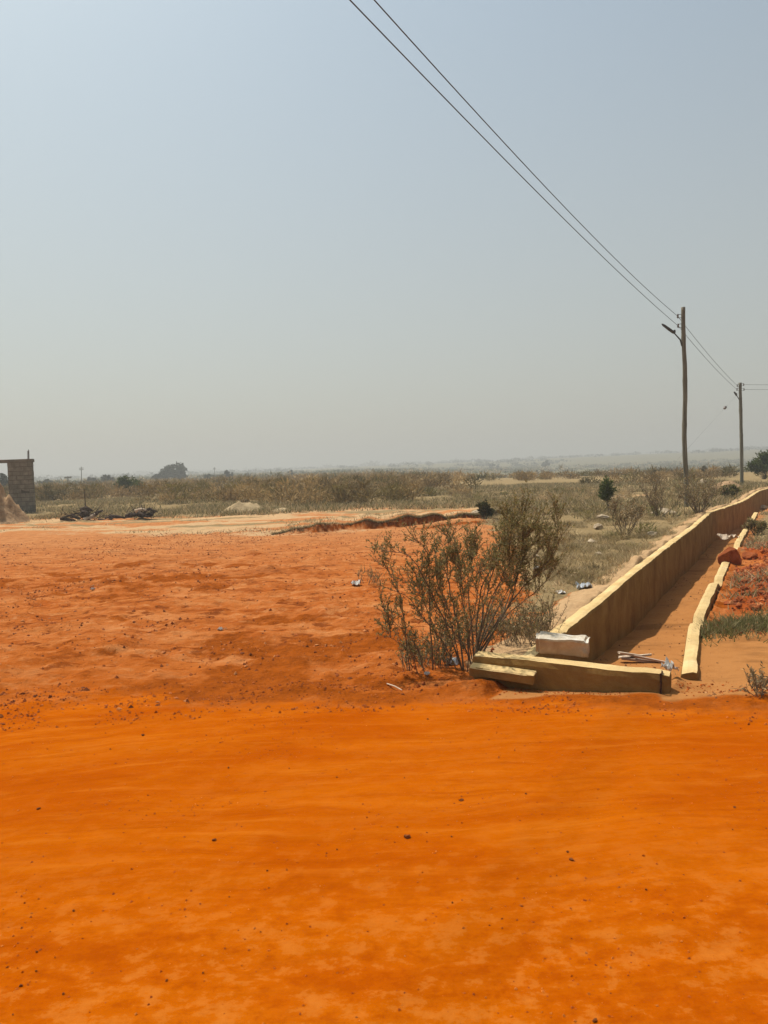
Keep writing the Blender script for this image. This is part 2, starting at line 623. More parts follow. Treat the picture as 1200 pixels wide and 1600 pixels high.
    xl = math_n(nt, 'MINIMUM', math_n(nt, 'ADD', psx.outputs['X'], .6), 0.0)
    yw = math_n(nt, 'ADD', math_n(nt, 'ADD', psx.outputs['Y'], math_n(nt, 'MULTIPLY', wob, .9)), math_n(nt, 'MULTIPLY', math_n(nt, 'MULTIPLY', xl, xl), .07))
    wv = nt.nodes.new('ShaderNodeCombineXYZ')
    nt.links.new(psx.outputs['X'], wv.inputs['X'])
    nt.links.new(yw, wv.inputs['Y'])
    wvec = wv.outputs[0]
    streak = noise(nt, mapping(nt, wvec, (.22, 2.4, 1)), 1.6, 8, .66, .3)
    streak2 = noise(nt, mapping(nt, wvec, (.55, 7.5, 1)), 1.5, 8, .68, .25)
    blot = noise(nt, mapping(nt, vec, (1, 1.4, 1)), 4.0, 10, .68)
    patch = noise(nt, mapping(nt, vec, (.7, 1.5, 1)), 1.1, 7, .62)
    pos = nt.nodes.new('ShaderNodeSeparateXYZ')
    nt.links.new(vec, pos.inputs[0])
    trk = nt.nodes.new('ShaderNodeMapRange')          # the wheels run along the far half of the road
    trk.interpolation_type = 'SMOOTHSTEP'
    trk.inputs['From Min'].default_value = 2.9
    trk.inputs['From Max'].default_value = 4.1
    nt.links.new(math_n(nt, 'ADD', pos.outputs['Y'], math_n(nt, 'MULTIPLY', patch, .8)), trk.inputs['Value'])
    trk = math_n(nt, 'ADD', math_n(nt, 'MULTIPLY', trk.outputs[0], .62), .30)
    mott = noise(nt, mapping(nt, vec, (1, 1.25, 1)), 8.0, 9, .68)
    mot2 = noise(nt, mapping(nt, vec, (1, 1.25, 1)), 21.0, 7, .7)
    roadc = mixc(nt, ramp(nt, streak, [(.32, g(0)), (.68, g(1))]), (.345, .066, .0005), (.41, .092, .0014))
    roadc = mixc(nt, ramp(nt, patch, [(.38, g(.6)), (.52, g(0))]), roadc, (.32, .055, .0004))
    bl = math_n(nt, 'ADD', math_n(nt, 'ADD', math_n(nt, 'MULTIPLY', mott, .62), math_n(nt, 'MULTIPLY', mot2, .2)), math_n(nt, 'MULTIPLY', patch, .28))
    inv = math_n(nt, 'SUBTRACT', 1.15, trk)
    roadc = mixc(nt, math_n(nt, 'MULTIPLY', ramp(nt, bl, [(.555, g(0)), (.585, g(.5)), (.66, g(.85))]), inv), roadc, (.45, .135, .017))
    roadc = mixc(nt, math_n(nt, 'MULTIPLY', ramp(nt, bl, [(.47, g(.7)), (.53, g(0))]), inv), roadc, (.28, .046, .0005))
    roadc = mixc(nt, math_n(nt, 'MULTIPLY', ramp(nt, streak2, [(.54, g(0)), (.66, g(.45))]), trk), roadc, (.47, .13, .009))
    roadc = mixc(nt, math_n(nt, 'MULTIPLY', ramp(nt, streak2, [(.36, g(.45)), (.45, g(0))]), trk), roadc, (.27, .045, .0005))
    roadc = mixc(nt, ramp(nt, mot2, [(.62, g(0)), (.75, g(.5))]), roadc, (.25, .042, .0005))
    roadc = mixc(nt, ramp(nt, grit, [(.60, g(0)), (.80, g(.5))]), roadc, (.25, .045, .001))
    sandc = mixc(nt, crumb, (.60, .41, .23), (.36, .20, .09))
    grassc = mixc(nt, crumb, (.36, .26, .135), (.16, .11, .05))
    grassc = mixc(nt, ramp(nt, med, [(.5, g(0)), (.72, g(.5))]), grassc, (.30, .19, .085))
    farc = mixc(nt, med, (.10, .088, .04), (.215, .175, .085))
    siltc = mixc(nt, med, (.30, .12, .035), (.40, .18, .06))
    siltc = mixc(nt, ramp(nt, sheet, [(.36, g(.7)), (.47, g(0))]), siltc, (.20, .085, .028))
    siltc = mixc(nt, ramp(nt, crumb, [(.52, g(0)), (.7, g(.5))]), siltc, (.22, .08, .02))
    deepc = mixc(nt, fine, (.20, .04, .008), (.40, .095, .022))
    spill = nt.nodes.new('ShaderNodeMapRange')         # orange road dust thrown over the verge
    spill.inputs['From Min'].default_value = 5.3
    spill.inputs['From Max'].default_value = 8.2
    spill.inputs['To Min'].default_value = .75
    spill.inputs['To Max'].default_value = 0.0
    nt.links.new(math_n(nt, 'ADD', psx.outputs['Y'], math_n(nt, 'MULTIPLY', math_n(nt, 'SUBTRACT', sheet, .5), 5.0)), spill.inputs['Value'])
    red = mixc(nt, spill.outputs[0], red, mixc(nt, crumb, (.44, .105, .008), (.33, .07, .004)))
    darkc = mixc(nt, math_n(nt, 'MULTIPLY', spill.outputs[0], .6), darkc, (.36, .078, .004))
    c = mixc(nt, edged(at.outputs['Alpha'], .7), red, darkc)
    c = mixc(nt, edged(sp.outputs[2], .6), c, sandc)
    c = mixc(nt, edged(sp.outputs[1], .7), c, grassc)
    c = mixc(nt, sx.outputs[2], c, farc)
    c = mixc(nt, edged(sx.outputs[1], .5), c, deepc)
    c = mixc(nt, edged(sx.outputs[0], .25), c, siltc)
    rd = edged(sp.outputs[0], .6)
    c = mixc(nt, rd, c, roadc)
    nt.links.new(c, p.inputs['Base Color'])
    hgt = math_n(nt, 'ADD', math_n(nt, 'MULTIPLY', fine, 1.0), math_n(nt, 'MULTIPLY', grit, .3))
    st = nt.nodes.new('ShaderNodeMapRange')
    st.inputs['To Min'].default_value = .85
    st.inputs['To Max'].default_value = .28
    nt.links.new(math_n(nt, 'MAXIMUM', rd, sx.outputs[0]), st.inputs['Value'])
    b1 = bump(nt, p, hgt, st.outputs[0], .07)
    bump(nt, p, streak2, math_n(nt, 'MULTIPLY', rd, math_n(nt, 'MULTIPLY', trk, .6)), .02, b1)
    tag(link('ground', me, m), 'orange laterite road and red earth running out to a dry grass plain', 'ground', kind='structure')


ground()

# ------------------------------------------------------------------ materials
M_PLASTER = None


def plaster_mat(name, c0, c1, c2, stain):
    m, nt, p, out = new_mat(name)
    vec = nt.nodes.new('ShaderNodeTexCoord').outputs['Object']
    a = noise(nt, vec, 2.2, 8, .65, .3)
    b = noise(nt, mapping(nt, vec, (1.3, 1.3, 1.0)), 1.5, 7, .65, .6)
    c = ramp(nt, a, [(.3, c0), (.55, c1), (.8, c2)])
    c = mixc(nt, ramp(nt, b, [(.45, g(0)), (.72, g(.7))]), c, stain)
    f = noise(nt, vec, 26, 6, .7)
    c = mixc(nt, ramp(nt, f, [(.62, g(0)), (.75, g(.5))]), c, stain)
    nt.links.new(c, p.inputs['Base Color'])
    p.inputs['Roughness'].default_value = .95
    p.inputs['Specular IOR Level'].default_value = .05
    bump(nt, p, f, .7, .014)
    return m


M_PLASTER = plaster_mat('stained_shaded_concrete', (.20, .11, .03), (.29, .17, .052), (.37, .235, .085), (.14, .07, .02))  # stained concrete, darkened further: the shade of the side faces is in the colour
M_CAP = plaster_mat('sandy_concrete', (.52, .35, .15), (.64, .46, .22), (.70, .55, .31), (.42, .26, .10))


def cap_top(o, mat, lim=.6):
    """upward faces take the paler material, the sides keep the darker one"""
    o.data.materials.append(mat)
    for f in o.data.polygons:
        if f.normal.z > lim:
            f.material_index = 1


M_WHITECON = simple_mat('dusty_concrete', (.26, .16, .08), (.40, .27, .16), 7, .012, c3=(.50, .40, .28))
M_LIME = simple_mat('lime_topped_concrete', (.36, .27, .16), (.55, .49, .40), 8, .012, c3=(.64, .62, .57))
M_BLOCK = simple_mat('sandcrete_block', (.10, .085, .06), (.19, .165, .125), 3.5, .012, c3=(.27, .235, .18))
M_POLE = None


def pole_mat():
    m, nt, p, out = new_mat('weathered_pole_wood')
    vec = nt.nodes.new('ShaderNodeTexCoord').outputs['Object']
    a = noise(nt, mapping(nt, vec, (14, 14, .7)), 1.2, 7, .65)
    b = noise(nt, mapping(nt, vec, (3, 3, .5)), 1.0, 4, .6)
    c = ramp(nt, a, [(.3, (.05, .045, .032)), (.55, (.18, .165, .12)), (.75, (.31, .29, .225))])
    c = mixc(nt, ramp(nt, b, [(.5, g(0)), (.7, g(.6))]), c, (.07, .055, .03))
    nt.links.new(c, p.inputs['Base Color'])
    bump(nt, p, a, .7, .015)
    return m


M_POLE = pole_mat()
M_DARKMETAL = simple_mat('dark_metal', (.03, .03, .028), (.06, .055, .05), 12, .002, rough=.6, spec=.3)
M_WIRE = simple_mat('aluminium_cable', (.05, .05, .05), (.09, .09, .085), 3, 0, rough=.6)
M_PORC = simple_mat('brown_porcelain', (.09, .06, .045), (.15, .11, .08), 9, 0, rough=.4, spec=.5)
M_RUST = simple_mat('rusty_steel', (.03, .015, .01), (.09, .04, .02), 30, .002)
M_BARK = simple_mat('bush_bark', (.10, .07, .04), (.21, .15, .095), 14, .006)
M_DRYWOOD = simple_mat('dead_wood', (.05, .035, .025), (.24, .17, .11), 8, .01)
M_CHAR = simple_mat('dark_cut_wood', (.018, .012, .009), (.085, .055, .038), 8, .01)
M_PALEWOOD = simple_mat('pale_stripped_wood', (.38, .27, .18), (.62, .50, .38), 8, .008)
M_WHITE = simple_mat('white_plastic', (.36, .32, .27), (.62, .60, .57), 9, .01, rough=.5, spec=.4)
M_BLUEWHITE = simple_mat('bluish_plastic', (.32, .35, .37), (.56, .58, .60), 9, .01, rough=.5, spec=.4)
M_REDCLOD = simple_mat('red_clod', (.20, .045, .010), (.38, .10, .026), 7, .03, bump_s=.9)
M_BROWNSTONE = simple_mat('dusty_dark_stone', (.11, .03, .006), (.24, .065, .012), 20, .01)
M_PALESTONE = simple_mat('pale_rubble', (.28, .20, .12), (.50, .40, .28), 9, .02)
M_EARTHHEAP = simple_mat('brown_earth', (.17, .10, .05), (.34, .21, .11), 4, .05, c3=(.42, .28, .16), bump_s=.9, bscale=9)
M_PALEHEAP = simple_mat('pale_earth', (.25, .17, .085), (.46, .34, .19), 3, .05, bump_s=.8, bscale=8)
M_PLANK = simple_mat('grey_plank', (.20, .13, .09), (.46, .34, .26), 6, .006)
M_LEAF = leaf_mat('olive_leaves', .3)
M_DRYLEAF = leaf_mat('dry_leaves', .25)
M_GRASS = leaf_mat('dry_grass_blades', .3)
M_FARLEAF = leaf_mat('tree_leaves', .15)

# ------------------------------------------------------------------ drain
rng = np.random.default_rng(7)


def polyline(pts, step):
    pts = [np.array(p, float) for p in pts]
    seg = [np.linalg.norm(b - a) for a, b in zip(pts, pts[1:])]
    s = np.concatenate([[0], np.cumsum(seg)])
    n = max(2, int(s[-1] / step))
    t = np.linspace(0, s[-1], n)
    P = np.array(pts)
    return np.column_stack([np.interp(t, s, P[:, k]) for k in range(P.shape[1])]), t


def wall_strip(name, pts, thick, ztop, zbot, seed, jag, mat, outer_bot):
    """Cast wall along a plan line; the line is its left (thick<0) or right face. One solid strip."""
    P, t = polyline(pts, .09)
    tan = np.gradient(P, axis=0)
    tan /= np.linalg.norm(tan, axis=1)[:, None]
    nrm = np.column_stack([tan[:, 1], -tan[:, 0]])
    n = len(P)
    zt = ztop(t) if callable(ztop) else np.full(n, ztop)
    j1 = fbm(t / .5, t * 0, seed, 4) * jag
    j2 = fbm(t / .35, t * 0 + 5, seed + 3, 4) * jag
    thk = thick * (1 + .10 * fbm(t / .25, t * 0 + 9, seed + 5, 4))
    chip = np.clip(fbm(t / .16, t * 0 + 4, seed + 8, 3) - .28, 0, 1) * .06
    j1 = j1 - chip
    lay = [(0, zbot), (0, -.55), (.004, -.25), (0, -.03), (.06, 0), (.35, .012), (.7, .006), (.93, 0), (1, -.04), (1, outer_bot)]
    V, Fc = [], []
    k = len(lay)
    for i in range(n):
        for li, (a, dz) in enumerate(lay):
            off = a * thk[i]
            z = zt[i] + dz if dz > -.2 else (dz if li not in (0, k - 1) else dz)
            if dz > -.2:
                z += j1[i] if a < .5 else j2[i]
            w = .004 * float(vnoise(np.array([t[i] * 2.2]), np.array([li * .9]), seed)[0])
            V.append((P[i, 0] + nrm[i, 0] * (off + w), P[i, 1] + nrm[i, 1] * (off + w), z))
    for i in range(n - 1):
        for q in range(k - 1):
            Fc.append((i * k + q, i * k + q + 1, (i + 1) * k + q + 1, (i + 1) * k + q))
    Fc.append(tuple(range(k)))
    Fc.append(tuple((n - 1) * k + q for q in range(k - 1, -1, -1)))
    me = mesh_from(name, V, Fc)
    bm = bmesh.new()
    bm.from_mesh(me)
    bmesh.ops.recalc_face_normals(bm, faces=bm.faces)
    bm.to_mesh(me)
    bm.free()
    return link(name, me, mat)


lw = [(np.interp(y, LW_Y, LW_X), y) for y in [6.42] + [v for v in LW_Y if v > 6.5]]
o = wall_strip('drain_wall', lw, -.15, lambda t: .055 + .02 * np.sin(t / 2.3), -1.1, 3, .012, M_PLASTER, -.35)
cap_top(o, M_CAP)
tag(o, 'tall stained concrete wall with shade painted in along the left side of the drain', 'drain wall')
rw = [(2.34, 6.14), (3.05, 7.80), (3.22, 8.15), (4.37, 10.45), (4.58, 10.8), (6.40, 14.39), (6.66, 14.8), (8.97, 19.15), (11.2, 23.4)]
o = wall_strip('drain_wall', rw, .125, lambda t: .01 + .012 * np.sin(t / 1.9 + 1) - .075 * sum(np.exp(-((t - c_) / w_) ** 4) for c_, w_ in ((2.25, .18), (5.2, .22), (9.7, .4), (14.2, .6))), -1.1, 13, .010, M_PLASTER, -.35)
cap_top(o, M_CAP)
tag(o, 'low narrow concrete wall edging the right side of the drain, half buried in soil', 'drain wall')


def lump_box(name, size, seed, cuts=7, jit=.012, taper=0.0):
    """A rough cast block: subdivided box with worn corners."""
    bm = bmesh.new()
    bmesh.ops.create_cube(bm, size=1.0)
    bmesh.ops.subdivide_edges(bm, edges=bm.edges[:], cuts=cuts, use_grid_fill=True)
    for v in bm.verts:
        c = v.co.copy()
        e = sum(1 for q in (c.x, c.y, c.z) if abs(q) > .499)
        p = Vector((c.x * size[0], c.y * size[1], c.z * size[2]))
        nx = [float(fbm(np.array([p.x * 6 + k * 7.7 + seed]), np.array([p.y * 6 + p.z * 8.3 + k]), seed + k, 3)[0]) for k in range(3)]
        p += Vector(nx) * jit
        if e >= 2:
            p -= Vector((math.copysign(1, c.x) if abs(c.x) > .499 else 0, math.copysign(1, c.y) if abs(c.y) > .499 else 0, math.copysign(1, c.z) if abs(c.z) > .499 else 0)) * jit * (.6 + .6 * abs(nx[0]))
        v.co = p
    me = bpy.data.meshes.new(name)
    bm.to_mesh(me)
    bm.free()
    return me


# headwall across the near end of the drain
hA, hB = Vector((.67, 6.27, 0)), Vector((2.07, 5.66, 0))
hd = (hB - hA).normalized()
hang = math.atan2(hd.y, hd.x)
hn = Vector((-hd.y, hd.x, 0))
mid = (hA + hB) / 2 + hn * .085
head = link('headwall', lump_box('headwall', ((hB - hA).length, .17, .72), 5, 16, .012), M_PLASTER, loc=(mid.x, mid.y, -.20))
head.rotation_euler = (0, R(2.0), hang)
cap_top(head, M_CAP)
tag(head, 'straw coloured concrete headwall closing the near end of the drain', 'headwall')
s = Soup()
s.tube([(.695, -.10, .05), (.70, -.10, .30), (.697, -.103, .375)], .008, 7)
s.tube([(.697, -.103, .36), (.705, -.05, .375), (.70, -.01, .37)], .006, 6)
rod = s.build('steel_rod', M_RUST, head)
# rough concrete block lying on the headwall
bc = (G(842, 1015, .16) + G(926, 1023, .16) + G(915, 1038, .16) + G(835, 1027, .16)) / 4
blk = link('concrete_block', lump_box('concrete_block', (.43, .23, .14), 9, 11, .022), M_WHITECON, loc=(bc.x + .01, bc.y + .03, .245))
blk.rotation_euler = (R(1.5), R(2.5), hang + R(4))
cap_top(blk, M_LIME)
tag(blk, 'pale weathered concrete block lying on top of the headwall', 'concrete block')
# precast slab leaning at the foot of the headwall
sl = link('concrete_slab', lump_box('concrete_slab', (.53, .105, .085), 15, 8, .008), M_PLASTER)
sm = (G(730, 1046, .06) + G(838, 1065, .05)) / 2
sl.location = (sm.x + .015, sm.y + .0, .07)
sl.rotation_euler = (R(8), R(3), hang + R(-1))
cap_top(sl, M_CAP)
tag(sl, 'narrow concrete slab lying tilted on the soil against the headwall foot', 'concrete slab')

# boards and scrap lying in the drain
dbg = on_ground(1003, 1030)
wood = empty('broken_board', dbg + Vector((0, 0, .03)), 'pale broken boards lying on the drain floor behind the headwall', 'scrap wood', rz=R(-24))
for k, (x, y, z, L, w, a, t) in enumerate([(.0, .0, 0, .42, .09, 0, 3), (-.08, .09, .02, .34, .06, 14, -6), (.1, -.05, .03, .36, .05, -12, 5), (-.12, .02, .05, .26, .045, 30, 12)]):
    q = Soup()
    q.box((x, y, z), (L, w, .018), Matrix.Rotation(R(a), 3, 'Z') @ Matrix.Rotation(R(t), 3, 'Y'), .006, random.Random(k))
    q.build('board', [M_PLANK, M_PALEWOOD, M_PLANK, M_PALEWOOD][k], wood)


def crumple(name, mat, loc, size, seed, label, cat, group=None, rz=0):
    """A crumpled scrap of sheet: folded grid with thickness."""
    n = 9
    V, Fc = [], []
    gx, gy = np.meshgrid(np.linspace(-.5, .5, n), np.linspace(-.5, .5, n))
    h = np.abs(fbm(gx * 3.1 + seed, gy * 3.1, seed, 3)) * 1.4 + .15 * np.clip(fbm(gx * 8, gy * 8 + seed, seed + 2, 2), 0, 1)
    ex = 1 + .3 * fbm(gx * 2, gy * 2 + seed, seed + 4, 2)
    for lay in (1, 0):
        for i in range(n):
            for j in range(n):
                V.append((gx[i, j] * size[0] * ex[i, j], gy[i, j] * size[1] * ex[i, j], h[i, j] * size[2] * (1 if lay else .9) + (.006 if lay else 0)))
    for i in range(n - 1):
        for j in range(n - 1):
            a = i * n + j
            Fc.append((a, a + 1, a + n + 1, a + n))
            b = a + n * n
            Fc.append((b + n, b + n + 1, b + 1, b))
    ring = [j for j in range(n)] + [i * n + n - 1 for i in range(1, n)] + [(n - 1) * n + j for j in range(n - 2, -1, -1)] + [i * n for i in range(n - 2, 0, -1)]
    for a, b in zip(ring, ring[1:] + ring[:1]):
        Fc.append((b, a, a + n * n, b + n * n))
    o = link(name, mesh_from(name, V, Fc), mat, loc=loc)
    o.rotation_euler.z = rz
    return tag(o, label, cat, group)


p = on_ground(1052, 1062)
crumple('plastic_scrap', M_WHITE, p + Vector((.0, .1, .05)), (.07, .12, .10), 3, 'small white plastic scrap caught beside the steel rod of the headwall', 'litter', rz=.4)
p = on_ground(1143, 842)
crumple('sheet_scrap', M_PALEWOOD, D(1140, 842, 16.2), (.5, .3, .15), 6, 'pale scrap leaning on the inner drain wall beyond the red boulder', 'litter', rz=.9)

# red boulder and clods of spoil on the right bank
p = on_ground(1143, 880)
o = link('red_boulder', rock_mesh('red_boulder', 4, (.20, .18, .17), 4, .22), M_REDCLOD, loc=p + Vector((0, 0.05, .1)))
tag(o, 'rounded red earth boulder sitting on the low right drain wall', 'boulder')
p = on_ground(1162, 874)
tag(link('red_clod', rock_mesh('red_clod', 8, (.14, .12, .09), 3, .3), M_REDCLOD, loc=p + Vector((.1, 0, .04))), 'brown red clod just right of the round red boulder', 'clod')

# ------------------------------------------------------------------ poles and wires


def make_pole(base, axis_pts, r0, r1, label, insul, arm):
    root = empty('utility_pole', base, label, 'utility pole', 'wooden power poles beside the drain')
    P = [Vector(q) - base for q in axis_pts]
    # resample and add knots
    Q, t = polyline([tuple(q) for q in P], .12)
    n = len(Q)
    s = Soup()
    k = 10
    rad = r1 + (r0 - r1) * (1 - t / t[-1])
    V, Fc = [], []
    for i in range(n):
        for a in range(k):
            an = 2 * math.pi * a / k
            rr = rad[i] * (1 + .10 * (2 * float(vnoise(np.array([t[i] * 1.9]), np.array([a * .8]), 33)[0]) - 1) + .10 * max(0, math.sin(t[i] * 4.1 + 1) - .93) * 12)
            V.append((Q[i, 0] + math.cos(an) * rr, Q[i, 1] + math.sin(an) * rr, Q[i, 2]))
    for i in range(n - 1):
        for a in range(k):
            b = (a + 1) % k
            Fc.append((i * k + a, i * k + b, (i + 1) * k + b, (i + 1) * k + a))
    Fc.append(tuple((n - 1) * k + a for a in range(k)))
    link('shaft', mesh_from('shaft', V, Fc, True), M_POLE, root)
    for q, side in insul:
        q = Vector(q) - base
        b = Soup()
        b.box(q + Vector((-side * .06, 0, .06)), (.16, .03, .014))
        b.box(q + Vector((-side * .06, 0, -.06)), (.16, .03, .014))
        b.tube([q + Vector((0, 0, -.08)), q + Vector((0, 0, .08))], .008, 6)
        bo = b.build('bracket', M_DARKMETAL, root)
        c = Soup()
        c.tube([q + Vector((0, 0, z)) for z in (-.045, -.03, -.012, .012, .03, .045)], [.034, .042, .026, .026, .042, .034], 10)
        c.build('insulator', M_PORC, root, True)
    lamp_root = None
    a0, a1, a2, kn = [Vector(q) - base for q in arm]
    b = Soup()
    b.tube([a0 + Vector((.06, 0, -.22)), a0, a0.lerp(a1, .5), a1], [.03, .026, .022, .022], 8)
    lamp = b.build('street_lamp', M_DARKMETAL, root, True)
    h = Soup()
    dirn = (a2 - a1).normalized()
    h.tube([a1 - dirn * .05, a1 + dirn * .02, a1.lerp(a2, .35), a1.lerp(a2, .85), a2], [.022, .05, .055, .045, .02], 8)
    h.build('lamp_head', M_DARKMETAL, lamp, True)
    c = Soup()
    c.tube([kn + Vector((0, 0, -.02)), kn + Vector((0, 0, .06)), kn + Vector((0, 0, .085))], [.035, .04, .02], 8)
    c.build('light_sensor', M_DARKMETAL, lamp, True)
    return root


Y1 = 27.8
pts1 = [D(x, y, Y1) for x, y in [(1072, 792), (1073, 760), (1070.5, 720), (1069, 680), (1070.5, 620), (1070, 570), (1068, 530), (1067.5, 480)]]
b1 = pts1[0].copy()
b1.z = Tz(b1.x, b1.y) - .25
pts1[0] = b1.copy()
ins1 = [(D(1059, 494, Y1), -1), (D(1059.5, 509, Y1), -1)]
make_pole(b1, pts1, .088, .07, 'nearer crooked weathered wooden power pole carrying a dark street lamp arm', ins1,
          [D(1063, 531, Y1), D(1053, 520, Y1 - .05), D(1034, 506, Y1 - .1), D(1054, 519, Y1 - .05)])
Y2 = 46.0
pts2 = [D(x, y, Y2) for x, y in [(1159, 758), (1158.8, 710), (1157.5, 650), (1156.5, 598)]]
b2 = pts2[0].copy()
b2.z = Tz(b2.x, b2.y) - .25
pts2[0] = b2.copy()
ins2 = [(D(1152, 602.5, Y2), -1), (D(1151.5, 608.5, Y2), -1), (D(1162, 601, Y2), 1), (D(1162.5, 608.5, Y2), 1)]
make_pole(b2, pts2, .105, .085, 'farther straight dark wooden power pole beyond the bend of the drain wall', ins2,
          [D(1155, 624, Y2), D(1151, 618, Y2 - .05), D(1147, 612, Y2 - .1), D(1150.5, 616.5, Y2 - .05)])


def wire(pts, label, group, r=.0075):
    s = Soup()
    s.tube(pts, r, 6)
    o = s.build('power_cable', M_WIRE, None, True)
    return tag(o, label, 'power cable', group)


def span(a, b, sag, n=40):
    a, b = Vector(a), Vector(b)
    return [a.lerp(b, i / n) - Vector((0, 0, 4 * sag * (i / n) * (1 - i / n))) for i in range(n + 1)]


def back(a, slope, L):
    d = Vector((.4967, .868, 0)) * -1
    return Vector(a) + d * L + Vector((0, 0, slope * L))


A_up, A_lo = Vector(ins1[0][0]), Vector(ins1[1][0])


def near_wire(att, knots):
    s_ = [0] + [k[0] for k in knots]
    z_ = [att.z] + [k[1] for k in knots]
    c = np.polyfit(s_, z_, 2)
    c[2] = att.z
    d = Vector((-.4967, -.868, 0))
    out = []
    for s in np.linspace(0, 46, 60):
        q = att + d * s
        q.z = float(np.polyval(np.array([c[0], c[1], att.z]), s)) if s < 24 else out[-1].z + (out[-1].z - out[-2].z) * .97
        out.append(q)
    return out


wire(near_wire(A_up, [(10.9, 6.74), (14.96, 6.9), (18.96, 7.08), (21.32, 7.15)]), 'upper overhead cable running from the nearer pole over the road', 'overhead power cables')
wire(near_wire(A_lo, [(11.44, 6.52), (15.69, 6.66), (19.5, 6.79), (21.84, 6.9)]), 'lower overhead cable running from the nearer pole over the road', 'overhead power cables')
wire(span(A_up, ins2[0][0], .12), 'upper cable strung between the nearer and the farther pole', 'overhead power cables', .008)
wire(span(A_lo, ins2[1][0], .12), 'lower cable strung between the nearer and the farther pole', 'overhead power cables', .008)
wire(span(ins2[2][0], Vector(ins2[2][0]) + Vector((38, 8, .5)), .3), 'upper cable leading right from the farther pole out of view', 'overhead power cables', .008)
wire(span(ins2[3][0], Vector(ins2[3][0]) + Vector((38, 8, .5)), .3), 'lower cable leading right from the farther pole out of view', 'overhead power cables', .008)
q0, q1 = Vector((21.22, 45.9, 5.5)), D(1133, 637, 44)
dq = (q1 - q0)
tend = (-.1 - q0.z) / dq.z
q2 = q0 + dq * tend
s = Soup()
s.tube([q0, q1, q2], .0025, 5)
st = s.build('stay_wire', M_WIRE)
tag(st, 'thin stay wire slanting down from the farther pole with a dark strain insulator', 'stay wire')
s = Soup()
dn = dq.normalized()
s.tube([q1 - dn * .2, q1 - dn * .12, q1, q1 + dn * .12, q1 + dn * .2], [.02, .07, .085, .07, .02], 8)
s.build('strain_insulator', M_PORC, st, True)

# ------------------------------------------------------------------ plants


